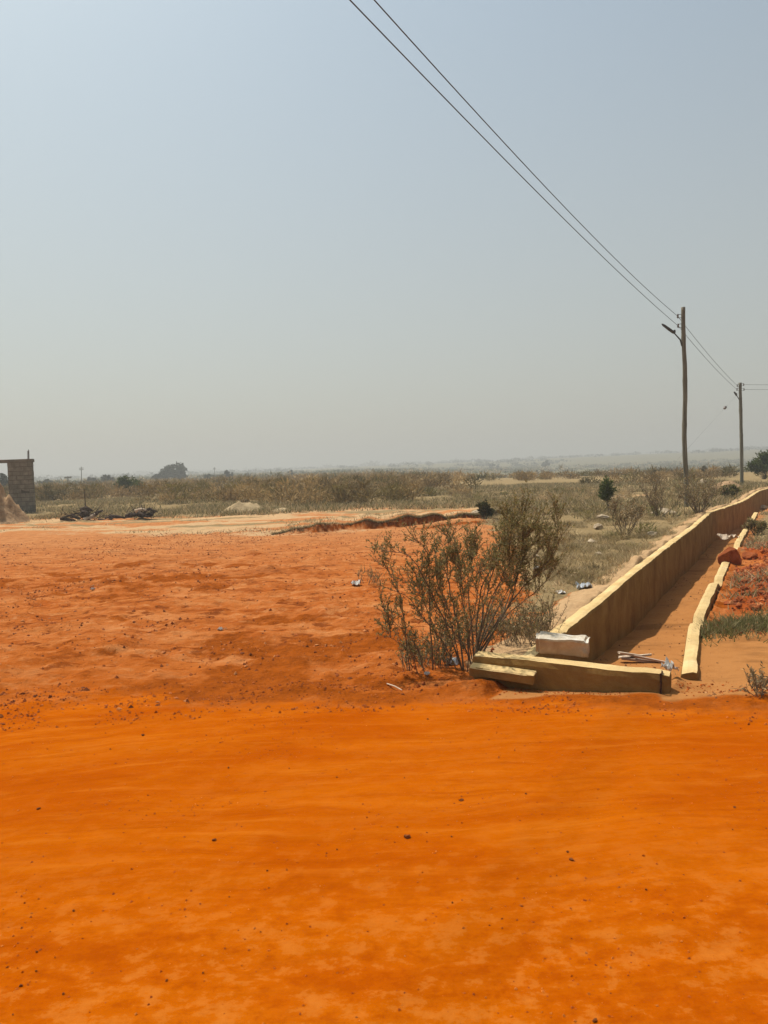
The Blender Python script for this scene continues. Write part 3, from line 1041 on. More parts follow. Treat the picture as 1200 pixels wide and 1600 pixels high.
class Plant:
    def __init__(self, seed):
        self.rg = random.Random(seed)
        self.s = Soup()
        self.L = []          # leaf quads
        self.C = []

    def leaf(self, p, d, ln, wd, col):
        rg = self.rg
        up = Vector((rg.uniform(-1, 1), rg.uniform(-1, 1), rg.uniform(-.2, 1)))
        sd = d.cross(up)
        if sd.length < 1e-4:
            return
        sd = sd.normalized() * wd * .5
        m = p + d * ln * .45
        self.L += [p, m + sd, p + d * ln, m - sd]
        k = rg.uniform(.6, 1.35)
        w = rg.uniform(-.12, .12)
        self.C.append((col[0] * k * (1 + w), col[1] * k, col[2] * k * (1 - w)))

    def twig(self, p, d, ln, r, leaves, lsize, cols, droop=0.0, sides=4, leafy_from=.15):
        """one thin twig with leaves along it"""
        rg = self.rg
        pts, n = [p.copy()], 4
        q, dd = p.copy(), d.normalized()
        for i in range(n):
            dd = (dd + Vector((rg.gauss(0, .14), rg.gauss(0, .14), rg.gauss(0, .1) + .06 - droop))).normalized()
            q = q + dd * ln / n
            pts.append(q.copy())
        self.s.tube(pts, [r, r * .85, r * .7, r * .5, r * .25], sides, False)
        for _ in range(leaves):
            t = rg.uniform(leafy_from, 1) * n
            i = min(int(t), n - 1)
            a = pts[i].lerp(pts[i + 1], t - i)
            ax = (pts[i + 1] - pts[i]).normalized()
            o = Vector((rg.gauss(0, 1), rg.gauss(0, 1), rg.gauss(0, 1))).normalized()
            ld = (ax * rg.uniform(.3, 1.1) + o * .8 + Vector((0, 0, .15))).normalized()
            s = rg.uniform(.6, 1.25)
            self.leaf(a, ld, lsize[0] * s, lsize[1] * s, rg.choice(cols))
        return pts

    def stem(self, pts, r0, r1, sides=6):
        P = [Vector(p) for p in pts]
        # smooth by Catmull-like sub-division
        out = []
        for i in range(len(P) - 1):
            a, b, c, d = P[max(i - 1, 0)], P[i], P[i + 1], P[min(i + 2, len(P) - 1)]
            for k in range(5):
                t = k / 5
                out.append(.5 * ((2 * b) + (c - a) * t + (2 * a - 5 * b + 4 * c - d) * t * t + (3 * b - a - 3 * c + d) * t ** 3))
        out.append(P[-1])
        n = len(out)
        kx, ky, ph = self.rg.uniform(-1, 1), self.rg.uniform(-1, 1), self.rg.uniform(0, 6)
        LL = (P[-1] - P[0]).length * .035
        out = [q + Vector((self.rg.gauss(0, .005) + kx * LL * math.sin(i / n * 8 + ph), self.rg.gauss(0, .005) + ky * LL * math.cos(i / n * 7 + ph), 0)) * min(1, i / 4) for i, q in enumerate(out)]
        self.s.tube(out, [r0 + (r1 - r0) * i / (n - 1) for i in range(n)], sides, True)
        return out

    def clothe(self, line, start, count, ln, r, leaves, lsize, cols, spread=.9, up=.5, second=2):
        """side branches along a stem, each with leafy twigs"""
        rg = self.rg
        n = len(line)
        for _ in range(count):
            t = (start + (1 - start) * rg.random() ** .85) * (n - 1)
            i = min(int(t), n - 2)
            a = line[i].lerp(line[i + 1], t - i)
            ax = (line[i + 1] - line[i]).normalized()
            o = Vector((rg.gauss(0, 1), rg.gauss(0, 1), rg.gauss(0, .6))).normalized()
            d = (ax * rg.uniform(.5, 1.0) + o * spread + Vector((0, 0, up))).normalized()
            L = ln * rg.uniform(.55, 1.2)
            pts = self.twig(a, d, L, r, leaves, lsize, cols)
            for _k in range(second):
                j = rg.randint(1, 3)
                ax2 = (pts[j + 1] - pts[j]).normalized()
                o2 = Vector((rg.gauss(0, 1), rg.gauss(0, 1), rg.gauss(0, .6))).normalized()
                self.twig(pts[j], ax2 + o2 * .7 + Vector((0, 0, up * .5)), L * rg.uniform(.4, .75), r * .6, leaves, lsize, cols)

    def build(self, name, base, label, cat, stem_mat, leaf_mat_, group=None, sname='stem', lname='foliage'):
        root = empty(name, base, label, cat, group)
        for v in range(len(self.s.v)):
            self.s.v[v] = self.s.v[v] - base
        self.s.build(sname, stem_mat, root)
        if self.L:
            L = np.array([tuple(q - base) for q in self.L], np.float32)
            link(lname, np_mesh(lname, L, 4, np.array(self.C)), leaf_mat_, root)
        return root


OLIVE = [(0.213, 0.181, 0.069), (0.263, 0.213, 0.088), (0.175, 0.156, 0.05), (0.338, 0.263, 0.125), (0.188, 0.163, 0.05)]
OLIVE_D = [(0.213, 0.188, 0.062), (0.263, 0.219, 0.081), (0.325, 0.256, 0.112), (0.175, 0.156, 0.05), (0.375, 0.288, 0.144)]
DRY = [(.33, .24, .125), (.26, .19, .09), (.40, .30, .17), (.23, .17, .08)]
GREEN = [(.085, .11, .03), (.11, .125, .035), (.07, .09, .024)]

# the big bush, two clumps: an open one on the left and a dense broom-like one leaning right
pl = Plant(11)
Yb = 6.7
base_a = on_ground(700, 1042)


def st_pts(lst):
    out = []
    for px, py, Y in lst:
        out.append(D(px, py, Y))
    out[0].z = Tz(out[0].x, out[0].y) - .03
    return out


stems_a = [
    ([(724, 1038, 6.65), (700, 985, 6.6), (668, 915, 6.55), (640, 870, 6.5), (605, 862, 6.5)], .011, 10),
    ([(724, 1038, 6.65), (712, 975, 6.7), (705, 900, 6.75), (700, 850, 6.75), (690, 835, 6.8)], .012, 12),
    ([(676, 1042, 6.6), (674, 985, 6.6), (671, 920, 6.55), (668, 870, 6.5), (655, 845, 6.5)], .010, 11),
    ([(740, 1036, 6.7), (715, 995, 6.75), (690, 965, 6.8), (672, 945, 6.85), (655, 915, 6.9)], .009, 10),
    ([(640, 1040, 6.6), (634, 990, 6.6), (628, 940, 6.6), (612, 900, 6.6), (598, 885, 6.6)], .008, 9),
    ([(736, 1036, 6.8), (722, 960, 6.9), (722, 905, 7.0), (728, 880, 7.05), (732, 856, 7.1)], .010, 11),
    ([(665, 1042, 6.5), (650, 1010, 6.45), (630, 985, 6.4), (610, 965, 6.4), (600, 950, 6.4)], .006, 5),
    ([(700, 1042, 6.8), (695, 985, 6.9), (690, 930, 7.0), (684, 880, 7.1), (680, 860, 7.15)], .009, 10),
    ([(715, 1040, 6.6), (690, 1000, 6.5), (660, 965, 6.4), (640, 935, 6.4), (622, 925, 6.4)], .007, 10),
    ([(690, 1042, 6.7), (682, 1000, 6.7), (672, 960, 6.75), (655, 925, 6.8), (648, 895, 6.8)], .007, 11),
    ([(724, 1038, 6.6), (712, 1000, 6.5), (700, 960, 6.45), (690, 925, 6.4), (684, 905, 6.4)], .008, 11),
    ([(730, 1038, 6.6), (735, 990, 6.5), (742, 945, 6.45), (745, 910, 6.4), (752, 890, 6.4)], .008, 11),
    ([(655, 1044, 6.5), (640, 1020, 6.45), (625, 1005, 6.4), (612, 995, 6.4), (606, 985, 6.4)], .005, 7),
]
for pts, r0, cnt in stems_a:
    ln = pl.stem(st_pts(pts), r0 * .72, .0022)
    pl.clothe(ln, .12, int(cnt * 1.9), .20, .0026, 13, (.026, .0085), OLIVE, .85, .45, 3)
    pl.twig(ln[-1], ln[-1] - ln[-3], .16, .0026, 18, (.026, .0085), OLIVE)
pl.build('open_bush', base_a, 'sparse open bush with thin bare stems and small olive leaves left of the headwall', 'bush', M_BARK, M_LEAF)

pl = Plant(23)
base_b = on_ground(745, 1030)
stems_b = [
    ([(742, 1030, 6.9), (770, 975, 7.0), (800, 930, 7.1), (820, 880, 7.2), (845, 830, 7.2)], .017, 1),
    ([(742, 1030, 6.9), (752, 970, 6.95), (765, 910, 7.05), (785, 860, 7.1), (800, 815, 7.15)], .015, 1),
    ([(740, 1030, 6.95), (750, 960, 7.0), (762, 900, 7.0), (780, 862, 7.05), (796, 836, 7.1)], .012, .7),
    ([(745, 1030, 6.9), (785, 965, 6.95), (815, 920, 7.0), (845, 890, 7.0), (872, 850, 7.0)], .013, 1),
    ([(742, 1030, 7.0), (775, 960, 7.15), (800, 900, 7.3), (815, 850, 7.4), (820, 800, 7.5)], .014, 1.1),
    ([(742, 1030, 7.0), (780, 960, 7.2), (812, 905, 7.3), (845, 860, 7.3), (862, 815, 7.3)], .013, 1),
    ([(740, 1030, 6.9), (735, 960, 6.9), (732, 910, 6.9), (735, 880, 6.9), (742, 850, 6.9)], .010, .7),
    ([(742, 1030, 6.95), (765, 960, 7.05), (785, 900, 7.15), (805, 860, 7.1), (828, 830, 7.0)], .010, .9),
    ([(738, 1032, 6.9), (730, 975, 6.85), (718, 925, 6.8), (720, 895, 6.75), (708, 872, 6.7)], .008, .6),
    ([(742, 1030, 6.9), (760, 975, 6.8), (772, 920, 6.7), (790, 885, 6.65), (802, 850, 6.6)], .009, .9),
    ([(744, 1030, 7.0), (790, 970, 7.1), (825, 935, 7.2), (850, 905, 7.25), (868, 880, 7.3)], .008, .7),
    ([(742, 1030, 7.0), (757, 950, 7.1), (770, 885, 7.2), (788, 835, 7.3), (793, 812, 7.35)], .009, .8),
]
for pts, r0, k in stems_b:
    ln = pl.stem(st_pts(pts), r0 * .68, .0028)
    pl.clothe(ln, .42, int(30 * k), .21, .0025, 17, (.026, .008), OLIVE_D, .75, .55, 3)
    pl.clothe(ln[:len(ln) * 2 // 3], .15, int(5 * k), .20, .0024, 9, (.026, .008), OLIVE_D, 1.0, .35, 2)
    for _ in range(3):
        pl.twig(ln[-1], ln[-1] - ln[-3] + Vector((pl.rg.gauss(0, .03), pl.rg.gauss(0, .03), .04)), .26, .0026, 18, (.026, .008), OLIVE_D)
pl.build('dense_bush', base_b, 'dense dark olive bush with broom-like upright twigs leaning right behind the headwall', 'bush', M_BARK, M_LEAF)


def weed(px0, px1, py0, py1, n, h, seed, cols, label, name='weed_clump', cat='weeds', leaves=7, lsize=(.03, .01), spread=.5, mat=None, r=.0028, Y=None):
    """low clump: several thin leafy stems rising from an area of the ground"""
    w = Plant(seed)
    rg = w.rg
    c = on_ground((px0 + px1) / 2, (py0 + py1) / 2)
    for _ in range(n):
        a = on_ground(rg.uniform(px0, px1), rg.uniform(py0, py1))
        d = Vector((rg.gauss(0, spread), rg.gauss(0, spread), 1))
        L = h * rg.uniform(.5, 1.15)
        pts = w.twig(a, d, L, r, leaves, lsize, cols)
        for _k in range(2):
            j = rg.randint(1, 3)
            w.twig(pts[j], (pts[j + 1] - pts[j]).normalized() + Vector((rg.gauss(0, .6), rg.gauss(0, .6), .3)), L * .5, r * .7, leaves, lsize, cols)
    return w.build(name, c, label, cat, M_DRYWOOD, mat or M_DRYLEAF)


weed(756, 862, 978, 1012, 150, .33, 31, DRY + OLIVE[:2], 'tangle of grey brown dry weeds between the big bush and the drain wall', leaves=9)
weed(626, 700, 1024, 1048, 80, .22, 32, OLIVE + DRY[:2], 'low olive weeds at the left foot of the open bush')
weed(690, 750, 985, 1025, 60, .32, 36, DRY + OLIVE, 'thin dry weeds in shade under the big bush stems')
weed(556, 592, 905, 920, 22, .28, 33, DRY + OLIVE, 'small dry weed clump beside white litter left of the bush', leaves=6)
weed(1175, 1200, 1072, 1090, 26, .16, 34, DRY, 'dry grey weed tuft on the silt at the right edge of the road', leaves=8)


def dry_bush(px, py, wpx, hpx, seed, cols, label, name='dry_bush', cat='bush', dens=1.0, start=.3, lean=0, mat=None, leaf=(.07, .02), up=.9, stems=12, group=None):
    """twiggy shrub standing where the photograph shows it: width and height given by what it spans at its own distance"""
    c = on_ground(px, py)
    sc = c.y / FPX
    W, Hh = wpx * sc, hpx * sc
    w = Plant(seed)
    rg = w.rg
    for i in range(stems):
        an = rg.uniform(0, 2 * math.pi)
        rr = math.sqrt(rg.random()) * W * .5
        top = c + Vector((math.cos(an) * rr + lean * Hh, math.sin(an) * rr, Hh * (1.0 - .5 * (rr / (W * .5)) ** 2) * rg.uniform(.75, 1.0)))
        b = c + Vector((math.cos(an) * rr * .15, math.sin(an) * rr * .15, -.03))
        m = b.lerp(top, .5) + Vector((rg.gauss(0, .06) * W, rg.gauss(0, .06) * W, .04 * Hh))
        ln = w.stem([b, m, top], .010 * max(1, Hh), .003, 4)
        w.clothe(ln, start, int(9 * dens), Hh * .28 * (1.3 - start), .0045, int(7 * dens) + 1, leaf, cols, .8, up * .5, 1)
    return w.build(name, c, label, cat, M_DRYWOOD, mat or M_DRYLEAF, group)


dry_bush(975, 838, 62, 70, 41, DRY, 'bare twiggy dry bush in the grass left of the drain wall', dens=.8)
dry_bush(1027, 808, 66, 60, 42, DRY, 'rounded brown dry bush standing left of the nearer pole', dens=.8, stems=16, start=.2, leaf=(.06, .016))
dry_bush(1092, 818, 88, 62, 43, DRY + OLIVE[:1], 'thick brown scrub bush growing round the foot of the nearer pole', dens=.9, start=.15, leaf=(.06, .018), stems=22)
dry_bush(956, 800, 24, 38, 44, DRY, 'thin dry shrub under the dark green sapling crown', dens=.5, stems=6)
dry_bush(952, 803, 12, 60, 45, GREEN, 'slender sapling with a narrow dark green crown among dry shrubs', name='sapling', cat='sapling', dens=2.4, start=.5, stems=4, mat=M_LEAF, leaf=(.10, .035))
dry_bush(757, 812, 24, 24, 46, [(.05, .06, .02), (.07, .07, .025), (.1, .08, .03)], 'small dark green shrub at the end of the eroded red bank', name='shrub', dens=1.3, stems=10, mat=M_LEAF, leaf=(.10, .035))
dry_bush(200, 776, 36, 28, 47, GREEN, 'bright green bush standing in the dry scrub right of the block wall', name='green_bush', dens=1.3, stems=14, mat=M_LEAF, leaf=(.28, .10))
dry_bush(1196, 768, 46, 36, 48, GREEN, 'dark green leafy bush at the right edge beyond the drain wall', name='green_bush', dens=1.6, stems=16, mat=M_LEAF, leaf=(.16, .06))
dry_bush(1142, 778, 38, 16, 49, GREEN + OLIVE, 'low green shrub in front of the rubble heap by the farther pole', name='shrub', dens=1.2, stems=12, mat=M_LEAF, leaf=(.13, .05))
dry_bush(1180, 836, 30, 24, 50, DRY + OLIVE, 'dry tuft on the right bank above the end of the low drain wall', name='shrub', dens=1.0, stems=10, leaf=(.08, .02))

# ------------------------------------------------------------------ grass and scrub (stuff)


def blades(X, Y, h, w, tints, seed, lean=.5):
    """one thin triangle per blade"""
    rg = np.random.default_rng(seed)
    n = len(X)
    Z = T(X, Y)
    an = rg.uniform(0, 2 * np.pi, n)
    hh = h * rg.uniform(.45, 1.3, n)
    ww = w * rg.uniform(.6, 1.4, n)
    lx, ly = rg.normal(0, lean, n) * hh, rg.normal(0, lean, n) * hh
    V = np.empty((n, 3, 3))
    V[:, 0] = np.column_stack([X - np.cos(an) * ww, Y - np.sin(an) * ww, Z - .01])
    V[:, 1] = np.column_stack([X + np.cos(an) * ww, Y + np.sin(an) * ww, Z - .01])
    V[:, 2] = np.column_stack([X + lx, Y + ly, Z + hh])
    pal = np.array(tints)
    c = pal[rg.integers(0, len(pal), n)] * rg.uniform(.65, 1.35, n)[:, None]
    return V.reshape(-1, 3), c


def scatter(n, r0, r1, a0, a1, keep, seed):
    rg = np.random.default_rng(seed)
    r = np.sqrt(rg.uniform(r0 ** 2, r1 ** 2, n))
    a = np.radians(rg.uniform(a0, a1, n))
    X, Y = r * np.sin(a), r * np.cos(a)
    k = keep(X, Y, rg.random(n))
    return X[k], Y[k]


def strip_keep(X, Y, u):
    v = vdrain(X, Y)
    xg = np.interp(Y, [5.8, 6.5, 8.5, 12, 18, 22, 26], [.55, 1.0, 1.6, 2.3, 3.1, 3.2, 3.3]) + .5 * fbm(X / 1.2, Y / 1.2, 101, 3)
    dens = sst(-.1, .4, fbm(X / .7, Y / .7, 203, 4) + .05)
    return (X > xg) & (v < -.28) & (Y > 6.4) & (u < dens)


DGRASS = [(.38, .28, .15), (.31, .22, .11), (.45, .34, .20), (.26, .20, .095), (.33, .26, .12)]
X1, Yy1 = scatter(260000, 6.3, 27, 4, 30, strip_keep, 1)
Va, Ca = blades(X1, Yy1, .085, .006, DGRASS, 2, .9)


def right_keep(X, Y, u):
    v = vdrain(X, Y)
    dens = sst(.05, .4, fbm(X / 1.0, Y / .8, 205, 4) + .25 * sst(12, 17, Y))
    return (v > W_DRAIN + .2) & (Y > 9.5) & (u < dens)


X2, Yy2 = scatter(60000, 9, 34, 18, 30, right_keep, 3)
Vb, Cb = blades(X2, Yy2, .11, .008, DGRASS + [(.08, .10, .03)], 4, .8)


def field_keep(X, Y, u):
    hi = np.interp(X, [-30, -20, -8, -5.5, 0, 4, 6], [36, 37.5, 33, 33, 33.5, 31, 24]) - 1.5
    dens = sst(-.3, .4, fbm(X / 2.2, Y / 2.2, 207, 4) + .15)
    return (Y > hi) & (vdrain(X, Y) < -.4) & (u < dens)


X3, Yy3 = scatter(200000, 24, 62, -30, 30, field_keep, 5)
Vc, Cc = blades(X3, Yy3, .20, .02, DGRASS + [(.13, .12, .045), (.10, .10, .035)], 6, .6)
# sparse tufts creeping over the sand strip
X5, Yy5 = scatter(26000, 22, 37, -30, 12, lambda X, Y, u: (u < sst(.2, .5, fbm(X / 2.5, Y / 1.2, 209, 4))), 7)
Ve, Ce = blades(X5, Yy5, .09, .012, DGRASS, 8, .7)
rgl = np.random.default_rng(55)
Xl = rgl.uniform(-3.2, 4.6, 9000)
Yl = np.interp(Xl, [-7, -2.35, .36, 3.55, 7], [21.0, 21.7, 22.4, 25.2, 27.5]) + .5 * fbm(Xl / .9, Xl * 0 + .7, 51, 4) + .06 + np.abs(rgl.normal(0, .09, 9000))
kl = rgl.random(9000) < sst(-.8, .1, fbm(Xl / 1.1, Yl / 1.1, 331, 4))
Vf, Cf = blades(Xl[kl], Yl[kl], .06, .009, [(.22, .16, .075), (.15, .11, .045), (.28, .21, .10)], 56, 1.1)
Va, Ca = np.vstack([Va, Vf]), np.vstack([Ca, Cf])
tag(link('dry_grass', np_mesh('dry_grass', np.vstack([Va, Vb, Vc, Ve]), 3, np.vstack([Ca, Cb, Cc, Ce])), M_GRASS),
    'short dry brown grass covering the ground beside the drain and across the field', 'grass', kind='stuff')


def green_keep(X, Y, u):
    v = vdrain(X, Y)
    d = np.exp(-((Y - 7.95 - .18 * (X - 3.5)) / .32) ** 2) * (.55 + .6 * fbm(X / .35, Y / .3, 211, 3))
    return (v > W_DRAIN - .02) & (v < W_DRAIN + 2.2) & (u < d)


X4, Yy4 = scatter(60000, 7, 10.5, 18, 30, green_keep, 9)
Vd, Cd = blades(X4, Yy4, .085, .006, [(.14, .125, .04), (.18, .15, .06), (.24, .18, .085), (.12, .115, .032)], 10, .9)
tag(link('green_grass', np_mesh('green_grass', Vd, 3, Cd), M_GRASS), 'patch of green grass creeping across the low right drain wall', 'grass', kind='stuff')


def scrub(X, Y, hgt, wid, ntri, ts, pal, seed, tuft=.6, hx=(1, 1, 1, 1, 1)):
    """each plant a dome of small upright blades and leaves, standing on the terrain"""
    rg = np.random.default_rng(seed)
    K = len(X)
    Z = T(X, Y)
    H = hgt * rg.uniform(.45, 1.3, K) * np.interp(X / np.maximum(Y, 1), [-.5, -.1, .08, .25, .5], hx)
    Wd = wid * rg.uniform(.6, 1.4, K)
    an = rg.uniform(0, 2 * np.pi, (K, ntri))
    u = np.sqrt(rg.random((K, ntri)))
    zf = rg.random((K, ntri)) ** .8
    lump = 1 + .35 * np.sin(an * 3 + rg.uniform(0, 6, (K, 1))) * np.sin(an * 2 + rg.uniform(0, 6, (K, 1)))
    prof = np.sqrt(np.clip(1 - zf ** 2.2, 0.02, 1)) * (.45 + .55 * np.minimum(1, zf * 3))
    px = X[:, None] + np.cos(an) * u * Wd[:, None] * .5 * prof * lump
    py = Y[:, None] + np.sin(an) * u * Wd[:, None] * .5 * prof * lump
    pz = Z[:, None] + zf * H[:, None] * .92
    c = np.stack([px, py, pz], -1).reshape(-1, 3)
    n = len(c)
    d = np.stack([np.cos(an) * u * .8, np.sin(an) * u * .8, np.full_like(u, tuft)], -1).reshape(-1, 3) + rg.normal(0, .45, (n, 3))
    d /= np.linalg.norm(d, axis=1)[:, None]
    o = rg.normal(0, 1, (n, 3))
    sd = np.cross(d, o)
    sd /= np.linalg.norm(sd, axis=1)[:, None] + 1e-6
    ln = ts[0] * rg.uniform(.5, 1.5, n)[:, None]
    wd = ts[1] * rg.uniform(.5, 1.5, n)[:, None]
    V = np.stack([c - sd * wd * .5, c + sd * wd * .5, c + d * ln], 1)
    V[:, :, 2] = np.maximum(V[:, :, 2], np.repeat(Z, ntri)[:, None] - .05)
    pal = np.array(pal)
    base = pal[rg.integers(0, len(pal), K)] * rg.uniform(.7, 1.3, K)[:, None]
    col = np.repeat(base, ntri, 0) * rg.uniform(.65, 1.35, n)[:, None]
    return V.reshape(-1, 3), col


def thick_keep(X, Y, u):
    lo = np.interp(X, [-30, -18, -8, 0, 5, 8, 12, 20, 40], [44, 42, 37, 37, 39, 43, 44, 50, 60])
    dens = sst(-.2, .3, fbm(X / 9, Y / 7, 221, 4)) * np.interp(X / np.maximum(Y, 1), [-.5, 0, .15, .5], [1, .95, .42, .36])
    return (Y > lo) & (u < dens)


SCR = [(.31, .225, .105), (.25, .185, .08), (.37, .275, .145), (.21, .17, .065), (.19, .165, .06), (.40, .30, .165)]
Xs, Ys = scatter(1500, 36, 85, -31, 31, thick_keep, 11)
V1, C1 = scrub(Xs, Ys, 1.0, 2.0, 150, (.34, .06), SCR, 12, hx=(1.0, 1.0, .8, .62, .6))
C1 = C1 * (.72 + .3 * fbm(np.repeat(Xs, 150) / 7, np.repeat(Ys, 150) / 7, 223, 2))[:, None] * np.array([1.12, 1.0, .80])
Xs, Ys = scatter(2300, 85, 230, -31, 31, thick_keep, 13)
V2, C2 = scrub(Xs, Ys, 1.0, 3.2, 60, (.6, .17), SCR + [(.13, .125, .045)], 14, hx=(1.0, 1.0, .8, .62, .6))
C2 = C2 * (.82 + .35 * fbm(np.repeat(Xs, 60) / 14, np.repeat(Ys, 60) / 14, 224, 2))[:, None] * np.array([1.12, 1.0, .80])
Xs, Ys = scatter(3600, 200, 620, -31, 31, lambda X, Y, u: u < sst(-.3, .3, fbm(X / 40, Y / 40, 225, 3)), 15)
V3, C3 = scrub(Xs, Ys, 1.3, 6.5, 26, (1.0, .6), SCR + [(.12, .12, .045)] * 3 + [(.08, .085, .03)] * 4, 16, .3)
# thin taller dry stalks among the scrub
Xs, Ys = scatter(260, 30, 90, -31, 31, thick_keep, 17)
V4, C4 = scrub(Xs, Ys, 1.35, .8, 40, (.35, .035), [(.26, .19, .10), (.18, .13, .06)], 18, 1.2)
tag(link('dry_scrub', np_mesh('dry_scrub', np.vstack([V1, V2, V3, V4]), 3, np.vstack([C1, C2, C3, C4])), M_DRYLEAF),
    'brown dry scrub thickets spreading across the plain to the horizon', 'scrub', kind='stuff')
# low dry bushes in the strip right of centre (open ground with single tussocks, merging to a carpet)
Xs, Ys = scatter(420, 14, 46, 3, 27, lambda X, Y, u: (vdrain(X, Y) < -.8) & (X > 3.6) & (u < .35 + .6 * sst(-.2, .3, fbm(X / 3, Y / 3, 231, 3))), 19)
V5, C5 = scrub(Xs, Ys, .26, .55, 90, (.13, .022), SCR + DGRASS, 20)
Xs, Ys = scatter(900, 7.5, 18, 6, 28, lambda X, Y, u: (vdrain(X, Y) < -.5) & (X > np.interp(Y, [7, 9, 12, 18], [1.5, 2.0, 2.7, 3.4])) & (u < .15 + .7 * sst(-.2, .35, fbm(X / 1.5, Y / 1.5, 233, 3))), 29)
V8, C8 = scrub(Xs, Ys, .15, .30, 70, (.075, .010), DGRASS + SCR[:3], 30, 1.0)
V5, C5 = np.vstack([V5, V8]), np.vstack([C5, C8])
tag(link('low_tussocks', np_mesh('low_tussocks', V5, 3, C5), M_DRYLEAF), 'low dry tussocks carpeting the strip left of the drain wall', 'tussocks', kind='stuff')

# far-off woods near the horizon
TREE = [(.022, .03, .011), (.03, .036, .013), (.034, .04, .016), (.042, .042, .02)]
Xs, Ys = scatter(900, 620, 1300, -31, 31, lambda X, Y, u: u < sst(.0, .4, fbm(X / 120, Y / 90, 241, 3)) * .8, 21)
V6, C6 = scrub(Xs, Ys, 3.0, 14, 40, (1.8, 1.5), TREE, 22, .2)
Xs, Ys = scatter(1500, 1300, 2900, -31, 31, lambda X, Y, u: u < sst(.0, .4, fbm(X / 260, Y / 160, 243, 3)) * .9, 23)
V7, C7 = scrub(Xs, Ys, 6.5, 34, 40, (5, 4), TREE, 24, .2)
tag(link('distant_woods', np_mesh('distant_woods', np.vstack([V6, V7]), 3, np.vstack([C6, C7])), M_FARLEAF),
    'hazy belts of far-off woods along the horizon', 'woods', kind='stuff')


def far_tree(px, base_py, Y, wpx, hpx, seed, label, name='broad_tree', cat='tree', trunk=.35, clumps=26, pal=None, shape='dome', group=None):
    """tree standing Y metres off: trunk, limbs and a crown of leaf clumps"""
    b = D(px, base_py, Y)
    b.z = Tz(b.x, b.y)
    top = D(px, base_py - hpx, Y).z
    Hh = max(top - b.z, .8)
    W = wpx * Y / FPX
    rg = np.random.default_rng(seed)
    root = empty(name, b, label, cat, group)
    s = Soup()
    tr = W * .035 + .05
    th = Hh * trunk
    s.tube([(0, 0, -.2), (W * .01, 0, th * .5), (W * -.01, 0, th), (0, 0, Hh * .75)], [tr * 1.3, tr, tr * .85, tr * .25], 7)
    cs = []
    for i in range(clumps):
        an = rg.uniform(0, 2 * np.pi)
        u = np.sqrt(rg.random())
        if shape == 'flat':
            z = th + (Hh - th) * (.35 + .5 * rg.random() * (1 - .3 * u))
            z = min(z, Hh * .93)
        else:
            z = th + (Hh - th) * (.08 + .80 * rg.random() * np.sqrt(max(0, 1 - .75 * u * u)))
        cs.append((np.cos(an) * u * W * .42, np.sin(an) * u * W * .42, z))
    for c in cs[:8]:
        c = Vector(c)
        s.tube([(0, 0, th * .8), c * .5 + Vector((0, 0, th * .45)), c], [tr * .5, tr * .3, tr * .1], 5)
    s.build('trunk', M_DRYWOOD, root)
    n = 60
    cc = np.repeat(np.array(cs), n, 0)
    rad = np.repeat(rg.uniform(.11, .2, clumps) * min(W, Hh * 1.6), n)
    o = rg.normal(0, 1, (len(cc), 3))
    o /= np.linalg.norm(o, axis=1)[:, None]
    pos = cc + o * (rad * rg.random(len(cc)) ** .4)[:, None] * np.array([1, 1, .7])
    pos[:, 2] = np.clip(pos[:, 2], .05, Hh * .985)
    d = rg.normal(0, 1, (len(cc), 3))
    d /= np.linalg.norm(d, axis=1)[:, None]
    sd = np.cross(d, rg.normal(0, 1, (len(cc), 3)))
    sd /= np.linalg.norm(sd, axis=1)[:, None] + 1e-6
    ls = (rad * .38)[:, None] * rg.uniform(.6, 1.3, (len(cc), 1))
    V = np.stack([pos - d * ls, pos + sd * ls * .5, pos + d * ls, pos - sd * ls * .5], 1)
    pal = np.array(pal or TREE)
    col = pal[rg.integers(0, len(pal), len(cc))] * rg.uniform(.6, 1.4, (len(cc), 1))
    link('crown', np_mesh('crown', V.reshape(-1, 3), 4, col), M_FARLEAF, root)
    return root


far_tree(272, 748, 230, 40, 26, 51, 'tallest spreading dark tree on the left horizon', shape='dome', trunk=.22, clumps=46)
far_tree(249, 751, 225, 27, 13, 52, 'low domed tree just left of the tallest horizon tree', name='domed_tree', trunk=.12)
far_tree(168, 753, 180, 22, 14, 53, 'rounded dark tree between the block wall and the green bush', name='domed_tree', trunk=.12)
far_tree(142, 753, 190, 20, 9, 54, 'smaller low tree beside the rounded tree near the thin mast', name='domed_tree', trunk=.12)
far_tree(68, 756, 170, 28, 9, 55, 'wide low tree just right of the block wall', name='domed_tree', trunk=.1)
far_tree(6, 768, 110, 34, 30, 56, 'dark green tree seen through the opening of the block wall', name='domed_tree', trunk=.12)
far_tree(357, 746, 210, 17, 14, 57, 'small dark rounded tree midway between the tallest tree and the field centre', name='domed_tree', trunk=.1, clumps=18)
far_tree(326, 748, 200, 15, 13, 58, 'small pointed tree right of the tallest horizon tree', name='domed_tree', trunk=.1, clumps=16)
far_tree(341, 749, 205, 20, 8, 59, 'low shrubby tree between the two small horizon trees', name='domed_tree', trunk=.1, clumps=14)
far_tree(386, 747, 240, 6, 12, 60, 'narrow thin tree on the horizon right of the rounded tree', name='slim_tree', trunk=.2, clumps=10)
far_tree(455, 744, 240, 13, 10, 61, 'small dark tree alone on the horizon left of centre', name='domed_tree', trunk=.1, clumps=14)
far_tree(621, 745, 150, 11, 10, 62, 'single small dark tree above the scrub at the centre', name='domed_tree', trunk=.1, clumps=14, pal=GREEN)
far_tree(672, 746, 160, 16, 8, 66, 'low bushy tree right of the single dark tree at the centre', name='domed_tree', trunk=.1, clumps=14)
